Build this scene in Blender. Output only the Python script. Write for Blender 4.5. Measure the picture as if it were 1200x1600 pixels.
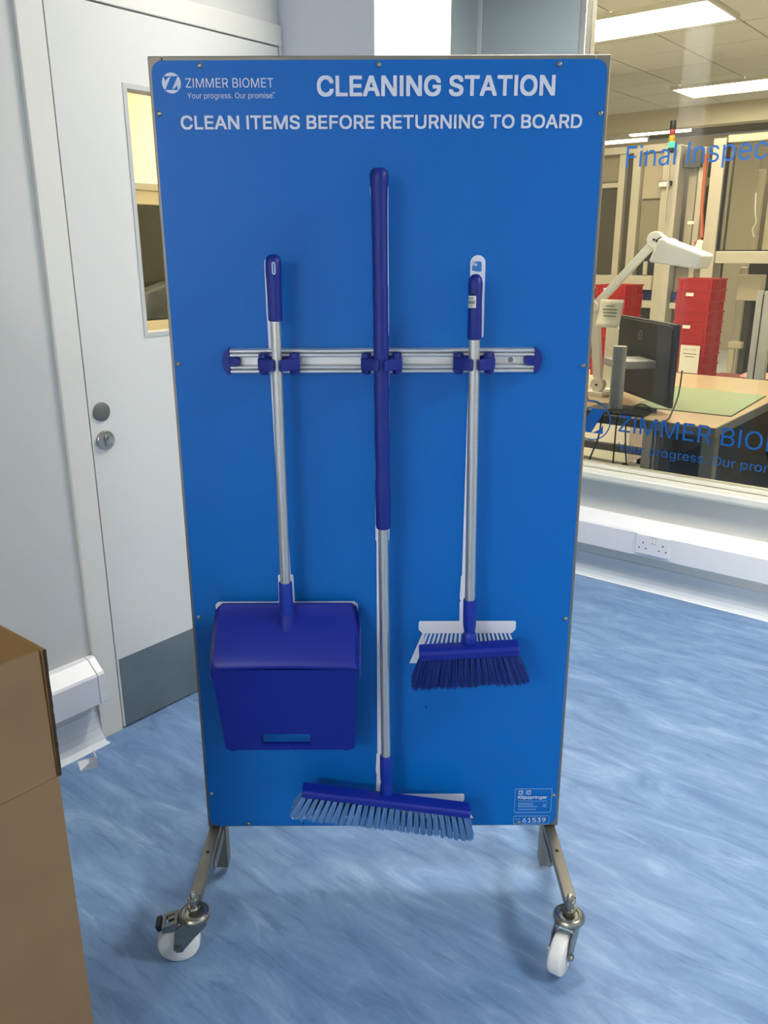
import bpy, bmesh, math, random
from mathutils import Matrix, Vector
from mathutils.geometry import delaunay_2d_cdt

random.seed(7)
for o in list(bpy.data.objects):
    bpy.data.objects.remove(o)
SC = bpy.context.scene
COL = SC.collection

# ------------------------------------------------------------------ camera
# The room is axis aligned: +x runs along the window wall, +y runs along the
# door wall.  The camera and the trolley are turned 39 degrees to the room.
TURN = math.radians(39.0)
cam_data = bpy.data.cameras.new('camera')
cam = bpy.data.objects.new('camera', cam_data)
COL.objects.link(cam)
SC.camera = cam
cam_data.sensor_fit = 'VERTICAL'
cam_data.sensor_height = 36.0
cam_data.lens = 1301.0 / 1600.0 * 36.0
cam_data.clip_start = 0.02
cam_data.clip_end = 60
pitch = math.atan(1301.0 / 4126.0)
roll = math.atan(15.0 / 4126.0)
F = Vector((0, math.cos(pitch), -math.sin(pitch)))
R0 = Vector((1, 0, 0))
U0 = R0.cross(F)
Rv = R0 * math.cos(roll) - U0 * math.sin(roll)
Uv = Rv.cross(F)
m = Matrix((Rv, Uv, -F)).transposed().to_4x4()
cam.matrix_world = Matrix.Translation((0, 0, 1.41)) @ Matrix.Rotation(TURN, 4, 'Z') @ m

# ------------------------------------------------------------------ world, exposure
world = bpy.data.worlds.new('world')
SC.world = world
world.use_nodes = True
world.node_tree.nodes['Background'].inputs[0].default_value = (0.62, 0.66, 0.7, 1)
world.node_tree.nodes['Background'].inputs[1].default_value = 0.25
SC.view_settings.view_transform = 'Standard'
SC.view_settings.look = 'None'
SC.view_settings.exposure = 0.18
SC.view_settings.gamma = 1.0
SC.view_settings.use_curve_mapping = False

# ceiling light panels: x, y, z, size x, size y, strength
NEAR_LIGHTS = [(-1.25, 2.34, 2.60, 0.6, 0.6, 34.0), (0.10, -4.00, 2.60, 1.2, 1.2, 38.0),
               (1.30, 2.05, 2.60, 0.6, 0.6, 50.0), (2.00, -4.40, 2.60, 0.6, 0.6, 4.0)]
FAR_LIGHTS = [(-2.75, 6.10, 2.90, 1.25, 0.56, 23.0), (-2.80, 8.98, 2.90, 1.25, 0.56, 21.0),
              (-0.60, 3.98, 2.90, 1.25, 0.56, 23.0), (-0.70, 7.90, 2.90, 1.25, 0.56, 21.0), (-3.20, 4.10, 2.90, 1.25, 0.56, 23.0)]  # last panel is out of view, added to brighten bench area and papers
COL_NEAR = (1.0, 0.95, 0.86)
COL_FAR = (1.0, 0.87, 0.66)


# ------------------------------------------------------------------ helpers
def lin(c):
    c /= 255.0
    return c / 12.92 if c <= 0.04045 else ((c + 0.055) / 1.055) ** 2.4


def srgb(r, g, b):
    return (lin(r), lin(g), lin(b), 1.0)


MATS = {}


def mat(name, rgb, rough=0.5, metal=0.0, var=0.06, scale=12.0, bump=0.0, bscale=150.0, coat=0.0, spec=0.5, stretch=None, emit=None):
    """procedural material: base colour with a little noise variation, optional fine bump"""
    if name in MATS:
        return MATS[name]
    mt = bpy.data.materials.new(name)
    mt.use_nodes = True
    nt = mt.node_tree
    b = nt.nodes['Principled BSDF']
    tc = nt.nodes.new('ShaderNodeTexCoord')
    nz = nt.nodes.new('ShaderNodeTexNoise')
    nz.inputs['Scale'].default_value = scale
    nz.inputs['Detail'].default_value = 4
    mp = nt.nodes.new('ShaderNodeMapping')
    if stretch:
        mp.inputs['Scale'].default_value = stretch
    nt.links.new(tc.outputs['Object'], mp.inputs['Vector'])
    nt.links.new(mp.outputs['Vector'], nz.inputs['Vector'])
    cr = nt.nodes.new('ShaderNodeValToRGB')
    c = srgb(*rgb)
    cr.color_ramp.elements[0].position = 0.3
    cr.color_ramp.elements[1].position = 0.7
    cr.color_ramp.elements[0].color = tuple(max(0, x * (1 - var)) for x in c[:3]) + (1,)
    cr.color_ramp.elements[1].color = tuple(min(1, x * (1 + var)) for x in c[:3]) + (1,)
    nt.links.new(nz.outputs['Fac'], cr.inputs['Fac'])
    nt.links.new(cr.outputs['Color'], b.inputs['Base Color'])
    b.inputs['Roughness'].default_value = rough
    b.inputs['Metallic'].default_value = metal
    b.inputs['Specular IOR Level'].default_value = spec
    if coat:
        b.inputs['Coat Weight'].default_value = coat
        b.inputs['Coat Roughness'].default_value = 0.15
    if bump:
        n2 = nt.nodes.new('ShaderNodeTexNoise')
        n2.inputs['Scale'].default_value = bscale
        nt.links.new(mp.outputs['Vector'], n2.inputs['Vector'])
        bp = nt.nodes.new('ShaderNodeBump')
        bp.inputs['Strength'].default_value = bump
        bp.inputs['Distance'].default_value = 0.002
        nt.links.new(n2.outputs['Fac'], bp.inputs['Height'])
        nt.links.new(bp.outputs['Normal'], b.inputs['Normal'])
    if emit:
        b.inputs['Emission Color'].default_value = emit[:3] + (1,)
        b.inputs['Emission Strength'].default_value = emit[3]
    MATS[name] = mt
    return mt


def glass_mat(name, tint, refl=0.06, rough=0.0):
    """thin pane: see-through with a tint plus a fresnel mirror"""
    if name in MATS:
        return MATS[name]
    mt = bpy.data.materials.new(name)
    mt.use_nodes = True
    nt = mt.node_tree
    nt.nodes.clear()
    out = nt.nodes.new('ShaderNodeOutputMaterial')
    mx = nt.nodes.new('ShaderNodeMixShader')
    tr = nt.nodes.new('ShaderNodeBsdfTransparent')
    tr.inputs['Color'].default_value = tint + (1,)
    gl = nt.nodes.new('ShaderNodeBsdfGlossy')
    gl.inputs['Roughness'].default_value = rough
    fr = nt.nodes.new('ShaderNodeFresnel')
    fr.inputs['IOR'].default_value = 1.0 + refl * 7
    nt.links.new(fr.outputs[0], mx.inputs[0])
    nt.links.new(tr.outputs[0], mx.inputs[1])
    nt.links.new(gl.outputs[0], mx.inputs[2])
    nt.links.new(mx.outputs[0], out.inputs['Surface'])
    MATS[name] = mt
    return mt


class MB:
    """collects shapes into one mesh"""
    def __init__(self):
        self.v, self.f, self.s = [], [], []

    def add(self, vs, fs, smooth=False, M=None):
        n = len(self.v)
        for p in vs:
            p = Vector(p)
            self.v.append(tuple(M @ p) if M else tuple(p))
        for q in fs:
            self.f.append([n + i for i in q])
            self.s.append(smooth)
        return self

    def box(self, x0, x1, y0, y1, z0, z1, M=None):
        vs = [(x, y, z) for z in (z0, z1) for y in (y0, y1) for x in (x0, x1)]
        fs = [(0, 2, 3, 1), (4, 5, 7, 6), (0, 1, 5, 4), (2, 6, 7, 3), (0, 4, 6, 2), (1, 3, 7, 5)]
        return self.add(vs, fs, False, M)

    def prism(self, poly, axis, lo, hi, M=None, smooth=False):
        """poly: 2-D outline; extruded along axis. axis x: (y,z); y: (x,z); z: (x,y)"""
        def P(p, h):
            return {'x': (h, p[0], p[1]), 'y': (p[0], h, p[1]), 'z': (p[0], p[1], h)}[axis]
        n = len(poly)
        vs = [P(p, lo) for p in poly] + [P(p, hi) for p in poly]
        fs = [tuple(range(n))[::-1], tuple(range(n, 2 * n))]
        k = len(self.f)
        self.add(vs, fs, False, M)
        self.f += [[len(self.v) - 2 * n + i for i in (a, (a + 1) % n, (a + 1) % n + n, a + n)] for a in range(n)]
        self.s += [smooth] * n
        return self

    def lathe(self, prof, seg=24, M=None, smooth=True):
        """prof: list of (radius, z), turned about z"""
        vs, fs = [], []
        for r, z in prof:
            for i in range(seg):
                a = 2 * math.pi * i / seg
                vs.append((r * math.cos(a), r * math.sin(a), z))
        for j in range(len(prof) - 1):
            for i in range(seg):
                k = (i + 1) % seg
                fs.append((j * seg + i, j * seg + k, (j + 1) * seg + k, (j + 1) * seg + i))
        fs.append(tuple(range(seg))[::-1])
        fs.append(tuple(range((len(prof) - 1) * seg, len(prof) * seg)))
        return self.add(vs, fs, smooth, M)

    def tube(self, pts, r, seg=8, M=None):
        pts = [Vector(p) for p in pts]
        vs, fs = [], []
        up = Vector((0.13, 0.21, 1)).normalized()
        for i, p in enumerate(pts):
            d = (pts[min(i + 1, len(pts) - 1)] - pts[max(i - 1, 0)]).normalized()
            a = d.cross(up)
            if a.length < 1e-4:
                a = d.cross(Vector((1, 0, 0)))
            a.normalize()
            b = d.cross(a)
            rr = r[i] if isinstance(r, (list, tuple)) else r
            for k in range(seg):
                t = 2 * math.pi * k / seg
                vs.append(p + a * (rr * math.cos(t)) + b * (rr * math.sin(t)))
        for i in range(len(pts) - 1):
            for k in range(seg):
                q = (k + 1) % seg
                fs.append((i * seg + k, i * seg + q, (i + 1) * seg + q, (i + 1) * seg + k))
        fs.append(tuple(range(seg))[::-1])
        fs.append(tuple(range((len(pts) - 1) * seg, len(pts) * seg)))
        return self.add(vs, fs, True, M)

    def mesh(self, name):
        me = bpy.data.meshes.new(name)
        me.from_pydata(self.v, [], self.f)
        me.polygons.foreach_set('use_smooth', self.s)
        bm = bmesh.new()
        bm.from_mesh(me)
        bmesh.ops.recalc_face_normals(bm, faces=bm.faces)
        bm.to_mesh(me)
        bm.free()
        if any(self.s):
            me.set_sharp_from_angle(angle=math.radians(40))
        return me

    def build(self, name, material, parent=None, bev=0.0, loc=None, rot=None, seg=2):
        return obj(name, self.mesh(name), material, parent, bev, loc, rot, seg)


def obj(name, me, material, parent=None, bev=0.0, loc=None, rot=None, seg=2):
    o = bpy.data.objects.new(name, me)
    COL.objects.link(o)
    if material is not None and len(me.materials) == 0:
        me.materials.append(material)
    if parent:
        o.parent = parent
    if loc:
        o.location = loc
    if rot:
        o.rotation_euler = rot
    if bev:
        b = o.modifiers.new('bevel', 'BEVEL')
        b.width = bev
        b.segments = seg
        b.limit_method = 'ANGLE'
        b.angle_limit = math.radians(50)
    return o


def empty(name, loc=(0, 0, 0), rz=0.0):
    o = bpy.data.objects.new(name, None)
    o.empty_display_size = 0.05
    COL.objects.link(o)
    o.location = loc
    o.rotation_euler = (0, 0, rz)
    return o


def tag(o, label, cat, group=None):
    o['label'] = label
    o['category'] = cat
    if group:
        o['group'] = group
    return o


def struct(o):
    o['kind'] = 'structure'
    return o


def smoothed_curve_mesh(cu, name):
    o = bpy.data.objects.new('tmp', cu)
    COL.objects.link(o)
    dg = bpy.context.evaluated_depsgraph_get()
    me = bpy.data.meshes.new_from_object(o.evaluated_get(dg))
    me.name = name
    bpy.data.objects.remove(o)
    bpy.data.curves.remove(cu)
    return me


def plate_mesh(name, outlines, thick):
    """flat plate in x-y with holes (extra outlines), thickness along z, centred"""
    cu = bpy.data.curves.new('tmp', 'CURVE')
    cu.dimensions = '2D'
    cu.fill_mode = 'BOTH'
    cu.extrude = thick / 2
    for ol in outlines:
        sp = cu.splines.new('POLY')
        sp.points.add(len(ol) - 1)
        for i, p in enumerate(ol):
            sp.points[i].co = (p[0], p[1], 0, 1)
        sp.use_cyclic_u = True
    return smoothed_curve_mesh(cu, name)


try:                                  # Blender ships Inter with its own interface fonts
    FONT = bpy.data.fonts.load(bpy.utils.system_resource('DATAFILES', path='fonts') + '/Inter.woff2')
except Exception:
    FONT = None


def fill_outlines(me):
    """closed outline loops (edges only, flat) -> filled faces by the winding rule, overlaps welded"""
    loops, cur = [], []
    for e in me.edges:
        a, b = e.vertices
        if not cur or cur[-1] != a:
            if cur:
                loops.append(cur)
            cur = [a]
        if b == cur[0]:
            loops.append(cur)
            cur = []
        else:
            cur.append(b)
    if cur:
        loops.append(cur)
    pts = [v.co.xy.copy() for v in me.vertices]
    polys = [[pts[i] for i in lp] for lp in loops if len(lp) > 2]
    V, Fc = [], []
    # outlines whose boxes touch belong to the same letter
    boxes_ = [(min(p.x for p in q), max(p.x for p in q)) for q in polys]
    order = sorted(range(len(polys)), key=lambda i: boxes_[i][0])
    groups, right = [], -1e9
    for i in order:
        if boxes_[i][0] > right:
            groups.append([])
        groups[-1].append(polys[i])
        right = max(right, boxes_[i][1])
    for g_ in groups:
        vs, ed = [], []
        for q in g_:
            n0 = len(vs)
            vs += q
            ed += [(n0 + i, n0 + (i + 1) % len(q)) for i in range(len(q))]
        ov, oe, of, _, _, _ = delaunay_2d_cdt(vs, ed, [], 0, 1e-6)
        n0 = len(V)
        V += [(p.x, p.y, 0.0) for p in ov]
        for f in of:
            c = sum((ov[i] for i in f), Vector((0, 0))) / len(f)
            wn = 0
            for q in g_:
                for i in range(len(q)):
                    p, r = q[i], q[(i + 1) % len(q)]
                    if (p.y <= c.y) != (r.y <= c.y):
                        x = p.x + (c.y - p.y) / (r.y - p.y) * (r.x - p.x)
                        if x > c.x:
                            wn += 1 if r.y > p.y else -1
            if wn:
                Fc.append([n0 + i for i in f])
    out = bpy.data.meshes.new('lettering')
    out.from_pydata(V, [], Fc)
    bm = bmesh.new()
    bm.from_mesh(out)
    for f in bm.faces:
        f.normal_update()
        if f.normal.z < 0:
            f.normal_flip()
    loose = [v for v in bm.verts if not v.link_faces]
    bmesh.ops.delete(bm, geom=loose, context='VERTS')
    bm.to_mesh(out)
    bm.free()
    return out


def text_mesh(s, width=None, height=None, bold=0.0, ref=None, thick=0.0006, spacing=1.0):
    """lettering as a flat mesh, lower left of the capitals at 0,0; width fits ref (or s)"""
    def mk(t):
        cu = bpy.data.curves.new('txt', 'FONT')
        cu.body = t
        if FONT:                      # plain bars for the serifed I and tailed l of this face
            cu.font = FONT
            cu.body = t.replace('I', '\u0399').replace('l', '\u04c0')
        cu.size = 1.0
        cu.offset = min(bold, 0.0)
        cu.space_character = spacing
        cu.fill_mode = 'NONE'
        cu.resolution_u = 4
        return fill_outlines(smoothed_curve_mesh(cu, 'lettering'))
    me = mk(s)
    q = mk(ref) if ref else me
    xs = [v.co.x for v in q.vertices]
    x0, x1 = min(xs), max(xs)
    cap = mk('H')
    ys = [v.co.y for v in cap.vertices]
    cap_h = max(ys) - min(ys)
    yb = min(ys)
    sx = width / (x1 - x0)
    sy = height / cap_h if height else sx
    for v in me.vertices:
        v.co.x = (v.co.x - x0) * sx
        v.co.y = (v.co.y - yb) * sy
        v.co.z = thick / 2
    if bold > 0:                      # heavier strokes: the outline repeated a hair to each side
        d = bold * (height or 0.7 * sx)
        n0 = len(me.vertices)
        vs = [v.co.copy() for v in me.vertices]
        fs = [tuple(p.vertices) for p in me.polygons if p.normal.z > 0.5]
        V, Fc = [], []
        for k, (ex, ey) in enumerate(((-1, -1), (0, -1), (1, -1), (-1, 0), (0, 0), (1, 0), (-1, 1), (0, 1), (1, 1))):
            off = Vector((d * ex, d * ey, 0.00002 * k))
            Fc += [tuple(i + len(V) for i in q) for q in fs]
            V += [tuple(v + off) for v in vs]
        me = bpy.data.meshes.new('lettering')
        me.from_pydata(V, [], Fc)
    return me


def rrect(x0, x1, y0, y1, r, n=6):
    pts = []
    for cx, cy, a0 in ((x1 - r, y1 - r, 0), (x0 + r, y1 - r, 90), (x0 + r, y0 + r, 180), (x1 - r, y0 + r, 270)):
        for i in range(n + 1):
            a = math.radians(a0 + 90.0 * i / n)
            pts.append((cx + r * math.cos(a), cy + r * math.sin(a)))
    return pts


UP_FRONT = (math.pi / 2, 0, 0)      # x-y drawing stood up, facing -y


def clone(o, parent, name=None):
    c = o.copy()
    COL.objects.link(c)
    c.parent = parent
    return c


# ------------------------------------------------------------------ materials
M_wall = mat('painted wall', (212, 212, 206), 0.55, var=0.015, scale=3, bump=0.02)
M_frame_white = mat('white door frame paint', (228, 226, 216), 0.4, var=0.01, scale=3)
M_door = mat('white door laminate', (222, 222, 215), 0.45, var=0.012, scale=2)
M_pier = mat('pier paint', (222, 224, 230), 0.55, var=0.01, scale=3)
M_greypanel = mat('grey partition panel', (140, 152, 155), 0.4, var=0.02, scale=2)
M_ceiling = mat('ceiling tile', (226, 226, 222), 0.8, var=0.02, scale=30)
M_trunk = mat('white pvc trunking', (238, 238, 240), 0.35, var=0.01)
M_cove = mat('coved vinyl skirting', (212, 218, 224), 0.45, var=0.03, scale=6)
M_covecap = mat('white coving strip', (240, 242, 244), 0.4, var=0.01)
M_alu = mat('brushed aluminium', (206, 206, 203), 0.34, metal=0.85, var=0.05, scale=20, stretch=(1, 1, 20))
M_rail = mat('anodised rail', (226, 226, 226), 0.38, metal=0.7, var=0.01, scale=20, stretch=(20, 1, 1))
M_steel = mat('stainless steel', (168, 165, 155), 0.32, metal=1.0, var=0.10, scale=14, bump=0.03)
M_steel_dull = mat('dull stainless tube', (146, 140, 128), 0.45, metal=0.85, var=0.10, scale=18)
M_dark = mat('black plastic', (28, 28, 30), 0.5, var=0.1)
M_black = mat('deep black', (12, 12, 13), 0.6, var=0.1)
M_board = mat('blue printed board', (0, 107, 195), 0.40, var=0.012, scale=1.5, spec=0.35)
M_print = mat('white print', (226, 231, 244), 0.45, var=0.01)
M_printpale = mat('pale blue print', (150, 190, 232), 0.5, var=0.01)
M_printmid = mat('mid blue print', (52, 124, 196), 0.5, var=0.05, scale=120)
M_tool = mat('dark blue polypropylene', (0, 32, 134), 0.45, var=0.05, scale=10, bump=0.04, bscale=400)
M_pan = mat('blue dustpan plastic', (5, 31, 146), 0.42, var=0.04, scale=8)
M_sock = mat('bright blue socket plastic', (5, 46, 158), 0.4, var=0.04)
M_brist1 = mat('pale blue bristle', (86, 134, 192), 0.6, var=0.18, scale=300)
M_brist2 = mat('dark blue bristle', (2, 44, 130), 0.6, var=0.2, scale=300)
M_nylon = mat('white nylon wheel', (232, 232, 230), 0.4, var=0.03)
M_zinc = mat('zinc plated steel', (150, 148, 140), 0.28, metal=1.0, var=0.12, scale=30)
M_card = mat('corrugated cardboard', (142, 115, 84), 0.85, var=0.07, scale=9, bump=0.08, bscale=60)
M_cardin = mat('cardboard inner liner', (146, 112, 66), 0.85, var=0.07, scale=9)
M_cardedge = mat('cardboard cut edge', (56, 41, 26), 0.9, var=0.25, scale=90)
M_kick = mat('satin kick plate', (124, 134, 136), 0.42, metal=0.5, var=0.14, scale=5)
M_lock = mat('satin lock steel', (176, 174, 168), 0.3, metal=1.0, var=0.1, scale=40)
M_disc = mat('grey blanking disc', (116, 117, 110), 0.45, metal=0.35, var=0.04)
M_gap = mat('dark shadow gap seal', (60, 60, 58), 0.8, var=0.05)
M_vinyl = mat('blue vinyl lettering', (0, 84, 158), 0.5, var=0.02)
M_glass = glass_mat('window glass', (0.93, 0.94, 0.90), 0.065)
M_glassdoor = glass_mat('vision panel glass', (0.95, 0.95, 0.91), 0.05)
M_label = mat('white sticker', (232, 230, 222), 0.5, var=0.02)
M_ink = mat('black ink', (24, 24, 26), 0.6, var=0.05)


def floor_mat():
    mt = bpy.data.materials.new('blue marbled vinyl floor')
    mt.use_nodes = True
    nt = mt.node_tree
    b = nt.nodes['Principled BSDF']
    tc = nt.nodes.new('ShaderNodeTexCoord')

    def noise(scale, st, detail, dist, rot=0.0, rgh=0.66):
        mp = nt.nodes.new('ShaderNodeMapping')
        mp.inputs['Scale'].default_value = st
        mp.inputs['Rotation'].default_value = (0, 0, rot)
        n = nt.nodes.new('ShaderNodeTexNoise')
        n.inputs['Scale'].default_value = scale
        n.inputs['Detail'].default_value = detail
        n.inputs['Distortion'].default_value = dist
        n.inputs['Roughness'].default_value = rgh
        nt.links.new(tc.outputs['Object'], mp.inputs['Vector'])
        nt.links.new(mp.outputs['Vector'], n.inputs['Vector'])
        return n
    r = math.radians(-4)
    n1 = noise(4.5, (0.85, 3.0, 1), 10, 0.9, r)
    n2 = noise(8.0, (0.7, 5.6, 1), 10, 0.7, r)
    n3 = noise(1.2, (0.8, 1.2, 1), 3, 0.2, r)
    ramp = nt.nodes.new('ShaderNodeValToRGB')
    e = ramp.color_ramp.elements
    e[0].position, e[0].color = 0.33, srgb(102, 132, 174)
    e[1].position, e[1].color = 0.67, srgb(150, 178, 210)
    for p, c in ((0.43, (113, 145, 186)), (0.51, (121, 153, 193)), (0.59, (130, 161, 199))):
        q = e.new(p)
        q.color = srgb(*c)
    nt.links.new(n1.outputs['Fac'], ramp.inputs['Fac'])
    # thin dark flecks
    r2 = nt.nodes.new('ShaderNodeValToRGB')
    r2.color_ramp.elements[0].position = 0.34
    r2.color_ramp.elements[0].color = (0.42, 0.46, 0.54, 1)
    r2.color_ramp.elements[1].position = 0.42
    r2.color_ramp.elements[1].color = (1, 1, 1, 1)
    nt.links.new(n2.outputs['Fac'], r2.inputs['Fac'])
    mx = nt.nodes.new('ShaderNodeMixRGB')
    mx.blend_type = 'MULTIPLY'
    mx.inputs[0].default_value = 0.42
    nt.links.new(ramp.outputs['Color'], mx.inputs[1])
    nt.links.new(r2.outputs['Color'], mx.inputs[2])
    # pale flecks
    r3 = nt.nodes.new('ShaderNodeValToRGB')
    r3.color_ramp.elements[0].position = 0.59
    r3.color_ramp.elements[0].color = (0, 0, 0, 1)
    r3.color_ramp.elements[1].position = 0.70
    r3.color_ramp.elements[1].color = (0.4, 0.4, 0.4, 1)
    nt.links.new(n2.outputs['Fac'], r3.inputs['Fac'])
    mx2 = nt.nodes.new('ShaderNodeMixRGB')
    nt.links.new(r3.outputs['Color'], mx2.inputs[0])
    nt.links.new(mx.outputs['Color'], mx2.inputs[1])
    mx2.inputs[2].default_value = srgb(164, 190, 220)
    # broad tone variation
    r4 = nt.nodes.new('ShaderNodeValToRGB')
    r4.color_ramp.elements[0].position = 0.3
    r4.color_ramp.elements[0].color = (0.88, 0.9, 0.93, 1)
    r4.color_ramp.elements[1].position = 0.7
    r4.color_ramp.elements[1].color = (1, 1, 1, 1)
    nt.links.new(n3.outputs['Fac'], r4.inputs['Fac'])
    mx3 = nt.nodes.new('ShaderNodeMixRGB')
    mx3.blend_type = 'MULTIPLY'
    mx3.inputs[0].default_value = 1.0
    nt.links.new(mx2.outputs['Color'], mx3.inputs[1])
    nt.links.new(r4.outputs['Color'], mx3.inputs[2])
    nt.links.new(mx3.outputs['Color'], b.inputs['Base Color'])
    b.inputs['Roughness'].default_value = 0.42
    b.inputs['Specular IOR Level'].default_value = 0.4
    return mt


M_floor = floor_mat()
M_floor2 = mat('pale grey vinyl floor', (222, 228, 232), 0.45, var=0.04, scale=4)


def emis(name, col, strength):
    mt = bpy.data.materials.new(name)
    mt.use_nodes = True
    b = mt.node_tree.nodes['Principled BSDF']
    b.inputs['Base Color'].default_value = (0.9, 0.9, 0.9, 1)
    b.inputs['Emission Color'].default_value = col + (1,)
    b.inputs['Emission Strength'].default_value = strength
    return mt


# ------------------------------------------------------------------ room shell
DA = -2.043          # face of the door frame (wall with the door)
WB = 3.335           # face of the wall under the window
HC = 2.60            # ceiling of the near room
X1, Y0 = 2.6, -6.0

struct(MB().box(-2.3, X1 + 0.1, Y0 - 0.1, 3.43, -0.08, 0.0).build('floor', M_floor))
struct(MB().box(-2.3, X1 + 0.1, Y0 - 0.1, 3.43, HC, HC + 0.06).build('ceiling', M_ceiling))
w = MB()
w.box(-2.20, DA - 0.012, Y0, 1.170, 0, HC)              # left of the door
w.box(-2.20, DA - 0.012, 1.170, 2.035, 2.062, HC)       # above the door
struct(w.build('wall_left', M_wall))
struct(MB().box(-2.20, -1.676, 2.036, 2.411, 0, HC).build('wall_pier', M_pier, bev=0.003))
struct(MB().box(-2.26, -2.18, 2.411, 3.43, 0, HC).build('wall_return', M_greypanel))
struct(MB().box(-2.18, -1.712, WB, 3.43, 0, HC).build('wall_back', M_greypanel))
struct(MB().box(-2.185, -2.160, WB - 0.006, WB, 0, HC).build('trim_1', mat('grey cover strip', (168, 178, 180), 0.4), bev=0.003))
struct(MB().box(-1.712, X1, WB, 3.43, 0, 0.452).build('wall_under_window', mat('wall below window', (220, 218, 210), 0.55, var=0.015, scale=3)))
struct(MB().box(X1, X1 + 0.1, Y0, 3.43, 0, HC).build('wall_right', M_wall))
struct(MB().box(-2.2, X1, Y0 - 0.1, Y0, 0, HC).build('wall_front', M_wall))
struct(MB().box(-1.712, X1, WB, 3.43, 2.5, HC).build('wall_over_window', M_wall))

# window: jamb, head, sill, panes
win = struct(MB().box(-1.712, -1.684, 3.34, 3.425, 0.452, 2.5).build('window_1', M_alu, bev=0.003))
MB().box(-1.684, X1, 3.35, 3.415, 2.46, 2.5).build('window_head', M_alu, win, bev=0.003)
MB().box(-1.684, X1, 3.35, 3.415, 0.490, 0.505).build('window_bottom_rail', mat('cream frame paint', (226, 224, 208), 0.4, var=0.02), win, bev=0.003)
sl = MB()
sl.prism([(3.278, 0.462), (3.281, 0.452), (3.43, 0.452), (3.43, 0.488), (3.283, 0.488), (3.279, 0.482)], 'x', -1.705, X1)
sl.build('window_sill', mat('cream window board', (228, 227, 214), 0.35, var=0.015), win)
MB().box(-1.684, X1, 3.379, 3.387, 0.500, 2.465).build('glass_pane', M_glass, win)

# vinyl lettering on the pane (standing 1 mm proud of it, facing the near room)
GY = 3.3775


def on_glass(me, x, z, name='lettering'):
    return obj(name, me, M_vinyl, win, loc=(x, GY, z), rot=UP_FRONT)


on_glass(text_mesh('Final Inspection', 0.532, 0.077, bold=0.0, ref='Final Inspec'), -1.494, 1.7165)
on_glass(text_mesh('ZIMMER BIOMET', 0.508, 0.072, bold=0.0, ref='ZIMMER BI'), -1.434, 0.6585)
on_glass(text_mesh('Your progress. Our promise.', 0.543, 0.036, bold=0.0, ref='Your progress. Our p'), -1.431, 0.5745)


def z_logo_outlines(r):
    """the slanted Z of the round emblem: diagonal bar and the two curved wedges"""
    dia = [(-0.02, 0.60), (0.68, 0.60), (0.02, -0.62), (-0.68, -0.62)]
    wedge = [(0.02, -0.62), (0.62, -0.62), (0.62, -0.16), (0.53, -0.32), (0.40, -0.44), (0.22, -0.54)]
    wedge2 = [(-x, -y) for x, y in wedge]
    return [[(x * r, y * r) for x, y in ol] for ol in (dia, wedge, wedge2)]


def circle(r, n=48):
    return [(r * math.cos(2 * math.pi * i / n), r * math.sin(2 * math.pi * i / n)) for i in range(n)]


RL = 0.089
logo_me = plate_mesh('emblem_ring', [circle(RL), circle(RL * 0.94)], 0.0006)
on_glass(logo_me, -1.560, 0.692, 'emblem_ring')
on_glass(plate_mesh('emblem_letter', z_logo_outlines(RL), 0.0006), -1.560, 0.692, 'emblem_letter')


# coved skirting and trunking
def cove_profile():
    pts = [(0.0, 0.0), (0.040, 0.0), (0.040, 0.0015)]
    for i in range(7):
        t = i / 6.0
        pts.append((0.038 * (1 - t) ** 2.2 + 0.003, 0.002 + 0.097 * t ** 1.3))
    return pts + [(0.0, 0.099)]


tp = [(0, 0.160), (0.046, 0.160), (0.050, 0.165), (0.050, 0.262), (0.046, 0.270), (0.016, 0.306), (0.010, 0.309), (0, 0.309)]
cp = cove_profile()
struct(MB().prism([(WB - d, z) for d, z in cp], 'x', -1.70, X1).build('baseboard_back', M_cove))
struct(MB().prism([(WB - 0.046, 0.0), (WB - 0.036, 0.0), (WB - 0.036, 0.004), (WB - 0.046, 0.002)], 'x', -1.70, X1).build('trim_2', M_covecap))
struct(MB().prism([(WB - d * 1.4, z) for d, z in tp], 'x', -1.70, X1).build('trim_3', M_trunk))
WL = DA - 0.012
struct(MB().prism([(WL + d, z) for d, z in cp], 'y', Y0, 1.168).build('baseboard_left', M_cove))
struct(MB().prism([(WL + 0.036, 0.0), (WL + 0.047, 0.0), (WL + 0.047, 0.0018), (WL + 0.036, 0.0036)], 'y', Y0, 1.172).build('trim_4', M_covecap))
tl = struct(MB().prism([(WL + d * 1.25, min(z - 0.012, 0.150 + (z - 0.16) * 0.88)) for d, z in tp], 'y', Y0, 1.146).build('trim_5', M_trunk))
MB().prism([(WL + d * 1.27, min(z - 0.012, 0.150 + (z - 0.16) * 0.88) + 0.0012) for d, z in tp], 'y', 1.1475, 1.170).build('end_cap', M_trunk, tl, bev=0.002)

# door: frame, leaf with vision panel, kick plate and lock
fr = MB()
fr.box(-2.16, DA, 1.170, 1.241, 0, 2.062)
fr.box(-2.16, DA, 1.241, 2.035, 2.004, 2.062)
fr.box(-2.16, DA, 2.023, 2.035, 0, 2.004)
door = struct(fr.build('door_1', M_frame_white, bev=0.002))
sm = MB()
sm.box(-2.12, -2.060, 1.2405, 1.2465, 0.0, 2.004)
sm.box(-2.12, -2.060, 2.0185, 2.0235, 0.0, 2.004)
sm.box(-2.12, -2.060, 1.2465, 2.0185, 1.9995, 2.0045)
sm.build('door_seal', M_gap, door)
VB0, VB1, VZ0, VZ1 = 1.452, 1.800, 1.180, 1.822
lf = MB()
D0, D1 = -2.098, DA - 0.003
lf.box(D0, D1, 1.246, VB0, 0.006, 2.000)
lf.box(D0, D1, VB1, 2.019, 0.006, 2.000)
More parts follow.
